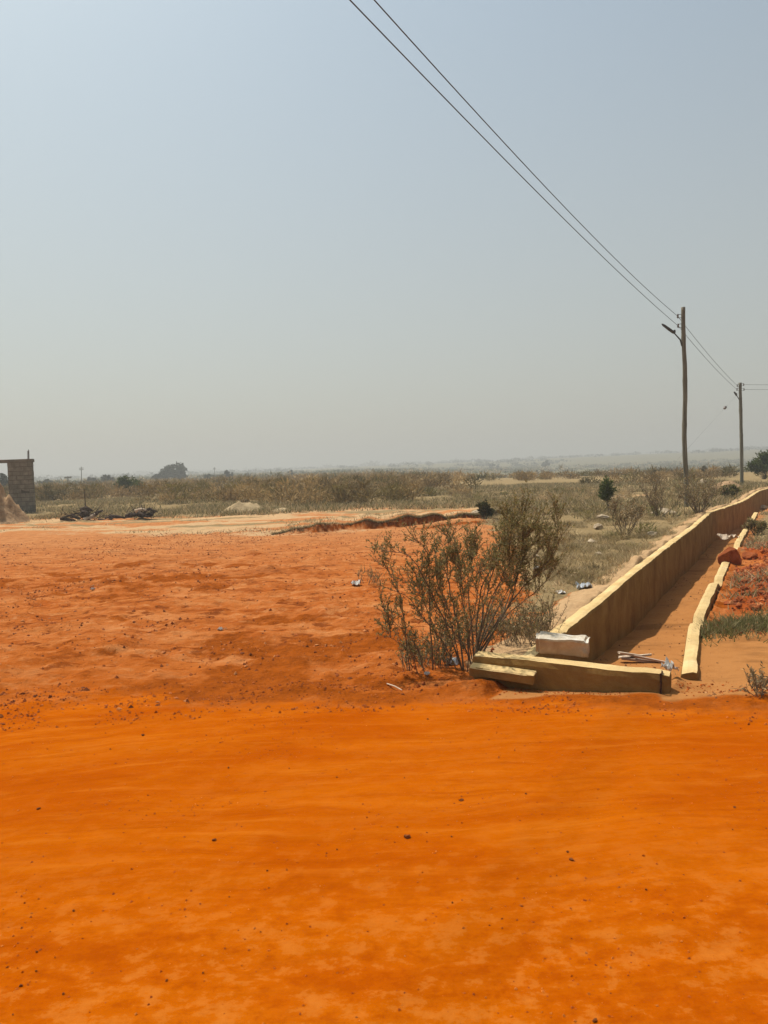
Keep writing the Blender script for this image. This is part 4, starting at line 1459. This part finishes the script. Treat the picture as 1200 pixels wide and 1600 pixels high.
far_tree(1022, 742, 70, 12, 14, 67, 'small dull green tree left of the nearer pole beyond the dry bush', name='domed_tree', trunk=.1, clumps=14)
far_tree(1100, 742, 75, 14, 18, 68, 'thin greyish tree standing between the two poles', name='slim_tree', trunk=.2, clumps=12, pal=[(.11, .1, .05), (.09, .08, .04)])
row = None
for k, (x, w, h) in enumerate([(790, 6, 9), (806, 7, 7), (813, 5, 9), (824, 6, 8), (838, 8, 9), (846, 5, 7)]):
    far_tree(x, 742 - (x - 790) * .02, 190, w, h, 70 + k, 'little dark tree of the short row on the plain right of centre', name='row_tree', trunk=.1, clumps=9, group='short row of small dark trees on the far plain')
far_tree(852, 726, 480, 15, 9, 80, 'hazy grey tree standing up on the horizon above the little tree row', name='broad_tree', trunk=.3, clumps=16)
far_tree(770, 731, 520, 22, 6, 81, 'wide hazy tree clump on the horizon right of centre', name='domed_tree', trunk=.1, clumps=16)


def mast(px, py0, py1, Y, r, label, name='mast', cat='mast', lean=0):
    b = D(px, py0, Y)
    b.z = Tz(b.x, b.y) - .1
    t = D(px + lean, py1, Y)
    s = Soup()
    mid_ = b.lerp(t, .6)
    s.tube([b, mid_, t], [r, r * .85, r * .6], 6)
    for k in (.86, .93):
        q = b.lerp(t, k)
        s.box(q, (r * 9, r * 1.2, r * 1.2))
    o = s.build(name, M_POLE)
    return tag(o, label, cat)


mast(127, 753, 729, 150, .09, 'thin far pole standing up from the scrub left of the rounded tree', 'far_pole', 'pole')
mast(335, 748, 730, 230, .09, 'thin far pole right of the small pointed horizon tree', 'far_pole', 'pole')
mast(106, 755, 744, 160, .16, 'short stout far post near the wide low tree', 'far_post', 'post')

# ------------------------------------------------------------------ unfinished block wall on the left
Yw = 41.0
pr, plx = D(53, 760, Yw).x, D(14.5, 760, Yw).x
zt = D(50, 717, Yw).z
gz = Tz(pr - .5, Yw) - .1
bld = empty('block_wall', Vector((pr, Yw, gz)), 'unfinished grey block wall with a window opening under a concrete lintel at the left edge', 'block wall')
rgb = random.Random(4)
courses = Soup()
lint_h = .17
nrow = 12
rh = (zt - lint_h - gz) / nrow
for rI in range(nrow):
    z = gz + rh * (rI + .5)
    off = (rI % 2) * .21
    x = pr
    first = True
    while x > pr - 6.2:
        w = (.21 if (off and first) else .42)
        x0 = x - w
        first = False
        inopen = (plx - 1.5 < (x + x0) / 2 < plx) and (z > gz + .95)
        if inopen:
            # close the jambs cleanly
            if x > plx > x0:
                pass
            x = x0
            continue
        xa, xb = x0, x
        if z > gz + .95 and x0 < plx < x:
            xa = plx
        if z > gz + .95 and x0 < plx - 1.5 < x:
            xb = plx - 1.5
        if xb - xa > .05:
            dx = rgb.uniform(-.008, .008)
            courses.box(((xa + xb) / 2 - pr, dx, z - gz), (xb - xa - .022, .23 + rgb.uniform(-.01, .01), rh - .024), None, .004, rgb)
        x = x0
courses.build('blockwork', M_BLOCK, bld)
mt = Soup()
mt.box((-(pr - plx) / 2, 0, (zt - lint_h - gz) / 2), (pr - plx - .03, .205, zt - lint_h - gz - .004))
mt.box((plx - pr - .75, 0, .47), (1.53, .205, .93))
mt.box((plx - pr - 3.1, 0, (zt - lint_h - gz) / 2), (3.16, .205, zt - lint_h - gz - .004))
mt.build('mortar', simple_mat('grey_mortar', (.055, .048, .036), (.10, .088, .066), 9, .01), bld)
ln_ = Soup()
ln_.box((-3.1, 0, zt - gz - lint_h / 2), (6.3, .27, lint_h), None, .006, rgb)
bevel_obj(ln_.build('lintel', simple_mat('grey_lintel', (.10, .085, .06), (.20, .17, .13), 4, .01), bld), .01)
rb = Soup()
for k in range(3):
    rb.tube([(-.22 + .05 * (k % 2), -.05 + .05 * k, zt - gz - .05), (-.20 + .05 * (k % 2), -.05 + .05 * k, zt - gz + .42 + .04 * k)], .016, 6)
rb.build('starter_bars', M_RUST, bld)


def heap(px, py, wpx, hpx, depth, seed, mat, label, name='earth_mound', cat='mound', loc=None, lob=1.0):
    c = loc or on_ground(px, py)
    sc = c.y / FPX
    W, Hh = wpx * sc, hpx * sc
    n, k = 44, 22
    V, Fc = [(0, 0, 0)], []
    cz = None
    an = np.linspace(0, 2 * np.pi, n, endpoint=False)
    rr = np.linspace(0, 1, k)
    for j in range(1, k):
        ox = np.cos(an) * rr[j] * W * .5 * (1 + .15 * fbm(np.cos(an) * 1.5 + seed, np.sin(an) * 1.5, seed, 2))
        oy = np.sin(an) * rr[j] * depth * .5
        h = Hh * (np.cos(rr[j] * np.pi) * .5 + .5) * (1 + .45 * lob * fbm(ox / W * 4 + seed, oy / depth * 4, seed + 1, 3)) + (.22 * lob - .12) * Hh * (1 - rr[j] ** 3) * fbm(ox / W * 13, oy / depth * 11, seed + 2, 4)
        tz = T(c.x + ox, c.y + oy) - c.z
        for a in range(n):
            V.append((ox[a], oy[a], tz[a] + h[a] - .04 * rr[j] ** 4 * 3))
    V[0] = (0, 0, Hh * (1 + .3 * float(fbm(np.array([seed * 1.0]), np.array([0.]), seed + 1, 3)[0])))
    for a in range(n):
        Fc.append((0, 1 + a, 1 + (a + 1) % n))
    for j in range(k - 2):
        for a in range(n):
            b = (a + 1) % n
            Fc.append((1 + j * n + a, 1 + (j + 1) * n + a, 1 + (j + 1) * n + b, 1 + j * n + b))
    o = link(name, mesh_from(name, V, Fc, True), mat, loc=c)
    return tag(o, label, cat)


heap(-10, 817, 128, 60, 3.6, 3, M_EARTHHEAP, 'brown earth mound in front of the block wall', lob=1.8)
heap(382, 798, 92, 15, 3.0, 5, M_PALEHEAP, 'low pale earth mound in front of the scrub', lob=1.7)
heap(440, 799, 60, 5, 2.0, 8, M_PALEHEAP, 'flat pale spill of earth right of the low pale mound')
heap(1133, 766, 66, 11, 4.0, 7, M_EARTHHEAP, 'pale pinkish rubble heap left of the farther pole foot', name='rubble_heap', lob=1.6)
dry_bush(383, 797, 14, 17, 91, DRY, 'small dry shrub growing on the low pale mound', name='shrub', dens=.9, stems=7, leaf=(.12, .04))


def wood_pile(px, py, wpx, hpx, seed, label, nlog, pale):
    c = on_ground(px, py)
    sc = c.y / FPX
    W, Hh = wpx * sc, hpx * sc
    root = empty('brush_pile', c, label, 'brush pile', 'piles of cut wood on the field edge')
    rg = random.Random(seed)
    for i in range(nlog):
        s = Soup()
        x = rg.gauss(0, W * .22)
        z = rg.random() * Hh * .5 * max(0.1, 1 - abs(x) / (W * .5)) + .05
        an, el = rg.uniform(-.7, .7), rg.uniform(-.35, .5)
        L = W * rg.uniform(.18, .42)
        d = Vector((math.cos(an) * math.cos(el), math.sin(an) * math.cos(el), math.sin(el)))
        p = Vector((x, rg.gauss(0, W * .12), z))
        r = rg.uniform(.045, .095)
        a, b = p - d * L * .5, p + d * L * .5
        a.z, b.z = max(a.z, .02), max(b.z, .02)
        s.tube([a, a.lerp(b, .5) + Vector((0, rg.gauss(0, .04), rg.gauss(0, .05))), b], [r, r * .9, r * .6], 7)
        s.build('log', M_PALEWOOD if i in pale else M_CHAR, root, True)
    s = Soup()
    for i in range(70):
        x = rg.gauss(0, W * .2)
        a = Vector((x, rg.gauss(0, W * .14), rg.random() * Hh * .45))
        d = Vector((rg.gauss(0, .8), rg.gauss(0, .8), rg.uniform(-.2, .9))).normalized()
        L = rg.uniform(.2, .6)
        s.tube([a, a + d * L * .5 + Vector((0, 0, rg.gauss(0, .04))), a + d * L], [.014, .01, .005], 4)
    s.tube([Vector((0, 0, 0)), Vector((.02, 0, Hh * .8)), Vector((.0, .02, Hh * 1.5 if nlog > 9 else Hh * .8))], [.03, .022, .012], 5)
    s.build('branches', M_CHAR, root)
    return root


wood_pile(134, 813, 76, 32, 5, 'larger pile of dark cut branches with one pale log on the field edge', 14, (3,))
wood_pile(222, 812, 60, 27, 6, 'smaller dark brush pile with a pale stump right of the larger one', 9, (1,))

# ------------------------------------------------------------------ litter, stones
for k, (px, py, wp, hp, mat, lab) in enumerate([
    (912, 921, .20, .10, M_BLUEWHITE, 'bluish white plastic bag lying in the dry grass left of the drain wall'),
    (556, 914, .16, .07, M_WHITE, 'white litter on the red soil beside a small weed clump'),
    (706, 1038, .14, .09, M_BLUEWHITE, 'grey blue plastic bag under the big bush'),
    (668, 1058, .04, .03, M_WHITE, 'small white scrap on soil left of the tilted slab'),
    (876, 926, .13, .05, M_WHITE, 'flat white scrap left of the bluish plastic bag'),
    (838, 890, .10, .08, M_WHITE, 'white scrap snagged beneath the dense bush right side'),
    (145, 922, .07, .05, M_WHITE, 'small white scrap among dark clods on the left red ground'),
    (345, 985, .06, .04, M_WHITE, 'grey white scrap on dark red soil at left centre'),
]):
    q = on_ground(px, py)
    crumple('litter', mat, q + Vector((0, 0, .005)), (wp, wp * .8, hp), 60 + k, lab, 'litter', rz=k * 1.3)
for k, (px, py, s3, lab) in enumerate([
    (942, 813, (.22, .16, .13), 'pale stone in the grass below the dark green sapling'),
    (935, 826, (.16, .13, .09), 'smaller pale stone in front of the sapling stone'),
    (1018, 838, (.17, .12, .08), 'flat white stone in the grass right of the twiggy dry bush'),
    (1040, 804, (.42, .2, .13), 'long pale concrete fragment near the foot of the nearer pole'),
    (745, 808, (.24, .18, .10), 'white stone at the end of the eroded red bank'),
    (925, 848, (.12, .1, .06), 'small pale stone in grass left of the twiggy dry bush'),
    (1098, 757, (.3, .3, .25), 'pale stone between the two poles'),
    (1190, 796, (.4, .25, .14), 'pale concrete lump on the right bank at the picture edge'),
    (838, 871, (.07, .06, .04), 'tiny pale stone at the right side of the dense bush'),
    (865, 868, (.08, .06, .05), 'pale pebble in grass right of the dense bush'),
    (934, 868, (.08, .06, .05), 'pale pebble in grass near the middle of the tall drain wall'),
]):
    q = on_ground(px, py)
    o = link('pale_stone', rock_mesh('pale_stone', 100 + k, s3, 3, .3), M_PALESTONE, loc=q + Vector((0, 0, s3[2] * .5)))
    o.rotation_euler.z = k * .9
    tag(o, lab, 'stone')
# clods of red spoil on the right bank
rgc = random.Random(8)
cl = [link('spoil_clod', rock_mesh('spoil_clod', 130 + k, (.05, .045, .032), 3, .5), M_REDCLOD) for k in range(3)]
first = [True] * 3
for k in range(70):
    px, py = rgc.uniform(1128, 1200), rgc.uniform(862, 955)
    q = on_ground(px, py)
    if vdrain(q.x, q.y) < W_DRAIN + .3:
        continue
    i = k % 3
    o = cl[i] if first[i] else cl[i].copy()
    if not first[i]:
        COL.objects.link(o)
    first[i] = False
    sc = .35 + 1.0 * rgc.random() ** 2.5
    o.scale = (sc, sc, sc)
    o.location = q + Vector((0, 0, .03 * sc))
    o.rotation_euler = (0, 0, rgc.uniform(0, 6))
    tag(o, 'red earth clod strewn on the spoil right of the drain', 'clod', 'red clods on the right bank')
for i in range(3):
    if first[i]:
        bpy.data.objects.remove(cl[i])



def crumbs(X, Y, size, tints, seed):
    """loose lumps of earth: jittered octahedra half sunk in the ground"""
    rg = np.random.default_rng(seed)
    n = len(X)
    Z = T(X, Y)
    oct_v = np.array([[1, 0, 0], [0, 1, 0], [-1, 0, 0], [0, -1, 0], [0, 0, .8], [0, 0, -.8]], float)
    oct_f = np.array([[0, 1, 4], [1, 2, 4], [2, 3, 4], [3, 0, 4], [1, 0, 5], [2, 1, 5], [3, 2, 5], [0, 3, 5]])
    V = oct_v[None] * (1 + rg.uniform(-.35, .35, (n, 6, 3))) + rg.uniform(-.22, .22, (n, 6, 3))
    a = rg.uniform(0, 2 * np.pi, n)
    c, s_ = np.cos(a)[:, None], np.sin(a)[:, None]
    V = np.stack([V[:, :, 0] * c - V[:, :, 1] * s_, V[:, :, 0] * s_ + V[:, :, 1] * c, V[:, :, 2]], -1)
    V *= size[:, None, None]
    V += np.stack([X, Y, Z + size * .18], -1)[:, None, :]
    pal = np.array(tints)
    col = np.repeat(pal[rg.integers(0, len(pal), n)] * rg.uniform(.7, 1.25, n)[:, None], 8, 0)
    return V[:, oct_f].reshape(-1, 3), col


M_CRUMB = leaf_mat('loose_earth', 0.0)
rgs = np.random.default_rng(77)


def lot_keep(X, Y, u):
    d = sst(-.1, .45, fbm(X / .9, Y / .7, 301, 4))
    return (Y - road_edge(X) > .1) & (vdrain(X, Y) < -.5) & (u < .15 + .85 * d) & (X < np.interp(Y, [6, 9, 12, 24], [.9, 1.6, 2.2, 3.4]))


Xc, Yc = scatter(52000, 5.2, 24, -32, 12, lot_keep, 302)
sz = .005 + .019 * rgs.random(len(Xc)) ** 5
RCL = [(.40, .11, .022), (.33, .08, .012), (.24, .055, .008), (.46, .17, .05), (.16, .04, .007)]
Vk, Ck = crumbs(Xc, Yc, sz, RCL, 303)
# crumbling verge of the road
Xv, Yv = scatter(30000, 4.9, 7.4, -30, 30, lambda X, Y, u: (np.abs(Y - road_edge(X) - .35) < .55) & (u < sst(-.3, .4, fbm(X / .4, Y / .25, 305, 4))) & (vdrain(X, Y) < 2.6), 304)
Vv, Cv = crumbs(Xv, Yv, .0025 + .011 * rgs.random(len(Xv)) ** 6, [(.36, .08, .006), (.30, .065, .005), (.23, .05, .005), (.40, .10, .012)], 306)
# spoil right of the drain
Xq, Yq = scatter(30000, 8.4, 18, 15, 30, lambda X, Y, u: (vdrain(X, Y) > W_DRAIN + .2) & (u < sst(-.2, .4, fbm(X / .5, Y / .5, 307, 4))), 308)
Vq, Cq = crumbs(Xq, Yq, .008 + .04 * rgs.random(len(Xq)) ** 4, [(.36, .085, .018), (.27, .058, .012), (.18, .04, .008), (.42, .15, .05)], 309)
Xd, Yd = scatter(24000, 5.8, 26, 14, 30, lambda X, Y, u: (vdrain(X, Y) > .03) & (vdrain(X, Y) < W_DRAIN + .5) & (u < .12 + .8 * sst(.0, .45, fbm(X / .5, Y / .5, 315, 4))), 316)
Vd2, Cd2 = crumbs(Xd, Yd, .003 + .014 * rgs.random(len(Xd)) ** 5, [(.30, .12, .04), (.20, .08, .026), (.38, .18, .07), (.13, .06, .025)], 317)
Vq, Cq = np.vstack([Vq, Vd2]), np.vstack([Cq, Cd2])
tag(link('loose_earth', np_mesh('loose_earth', np.vstack([Vk, Vv, Vq]), 3, np.vstack([Ck, Cv, Cq])), M_CRUMB),
    'loose red crumbs of earth scattered over the rough ground and road verge', 'loose earth', kind='stuff')
Xg, Yg = scatter(16000, 1.6, 5.6, -32, 32, lambda X, Y, u: (Y < road_edge(X)) & (u < .2 + .8 * sst(-.1, .5, fbm(X / .5, Y / .4, 311, 4))), 310)
Vg, Cg = crumbs(Xg, Yg, .0014 + .0052 * rgs.random(len(Xg)) ** 4, [(.40, .085, .004), (.34, .068, .004), (.27, .052, .004), (.46, .13, .015)], 312)
tag(link('road_grit', np_mesh('road_grit', Vg, 3, Cg), M_CRUMB), 'fine orange grit lying on the dirt road', 'grit', kind='stuff')

# dry stick on the soil by the road
a, b = on_ground(605, 1071, .012), on_ground(628, 1081, .014)
s = Soup()
s.tube([a, a.lerp(b, .5) + Vector((0, 0, .006)), b], [.006, .006, .004], 6)
tag(s.build('dry_stick', M_PALEWOOD), 'short pale stick on the dark soil left of the tilted slab', 'stick')

# stones lying on the road
named = [
    (636, 1309, .022, 'dark twiggy clod on the road near the middle of the photo'),
    (721, 1251, .015, 'dark stone on the road up and right of the twiggy clod'),
    (893, 1344, .014, 'dark stone on the right part of the road'),
    (335, 1313, .015, 'flat dark stone on the left part of the road'),
    (60, 1264, .014, 'dark stone on the road near the left edge'),
    (223, 1149, .018, 'dark stone on the road below the rough red ground at left'),
    (1, 1120, .028, 'largest dark stone at the left edge where road meets red ground'),
    (930, 1595, .012, 'dark stone at the very bottom edge of the road'),
    (1148, 1262, .010, 'small dark mark of stones on the far right of the road'),
]
for k, (px, py, r_, lab) in enumerate(named):
    q = on_ground(px, py)
    o = link('road_stone', rock_mesh('road_stone', 160 + k, (r_ * .95, r_ * .7, r_ * .5), 2, .4), M_BROWNSTONE, loc=q + Vector((0, 0, r_ * .22)))
    o.rotation_euler.z = k
    tag(o, lab, 'stone')
rgp = random.Random(12)
pb = link('pebble', rock_mesh('pebble', 180, (.0066, .005, .004), 2, .4), M_BROWNSTONE)
spots = [(58, 1488), (86, 1497), (57, 1518), (418, 1361), (260, 1294), (357, 1200), (228, 1137), (172, 1171), (452, 1201), (420, 1388), (407, 1457), (317, 1521), (260, 1533), (115, 1424), (99, 1554), (20, 1586), (887, 1332), (527, 1328), (700, 1290), (706, 1308), (632, 1216), (822, 1241), (910, 1176), (707, 1411), (870, 1369), (1010, 1391), (1145, 1297), (668, 1124), (776, 1122), (358, 1402), (223, 1281), (526, 1215), (290, 1433), (32, 1541)]
for k, (px, py) in enumerate(spots):
    o = pb if k == 0 else pb.copy()
    if k:
        COL.objects.link(o)
    sc = rgp.uniform(.6, 1.3) * (1.3 if py < 1250 else 1)
    o.scale = (sc, sc * rgp.uniform(.7, 1.1), sc)
    o.location = on_ground(px, py) + Vector((0, 0, .003))
    o.rotation_euler.z = rgp.uniform(0, 6)
    tag(o, 'tiny dark pebble lying on the orange road', 'pebble', 'tiny dark pebbles on the road')

# ------------------------------------------------------------------ haze
s = Soup()
s.box((0, 0, 9.5), (6400, 6400, 35))
hz = s.build('haze', None)
mh = bpy.data.materials.new('haze')
mh.use_nodes = True
nh = mh.node_tree
nh.nodes.clear()
pv = nh.nodes.new('ShaderNodeVolumePrincipled')
pv.inputs['Color'].default_value = (.76, .755, .72, 1)
pv.inputs['Density'].default_value = HAZE_DENSITY
pv.inputs['Anisotropy'].default_value = .25
oh = nh.nodes.new('ShaderNodeOutputMaterial')
nh.links.new(pv.outputs[0], oh.inputs['Volume'])
hz.data.materials.append(mh)
tag(hz, 'pale dusty haze over the plain', 'haze', kind='stuff')
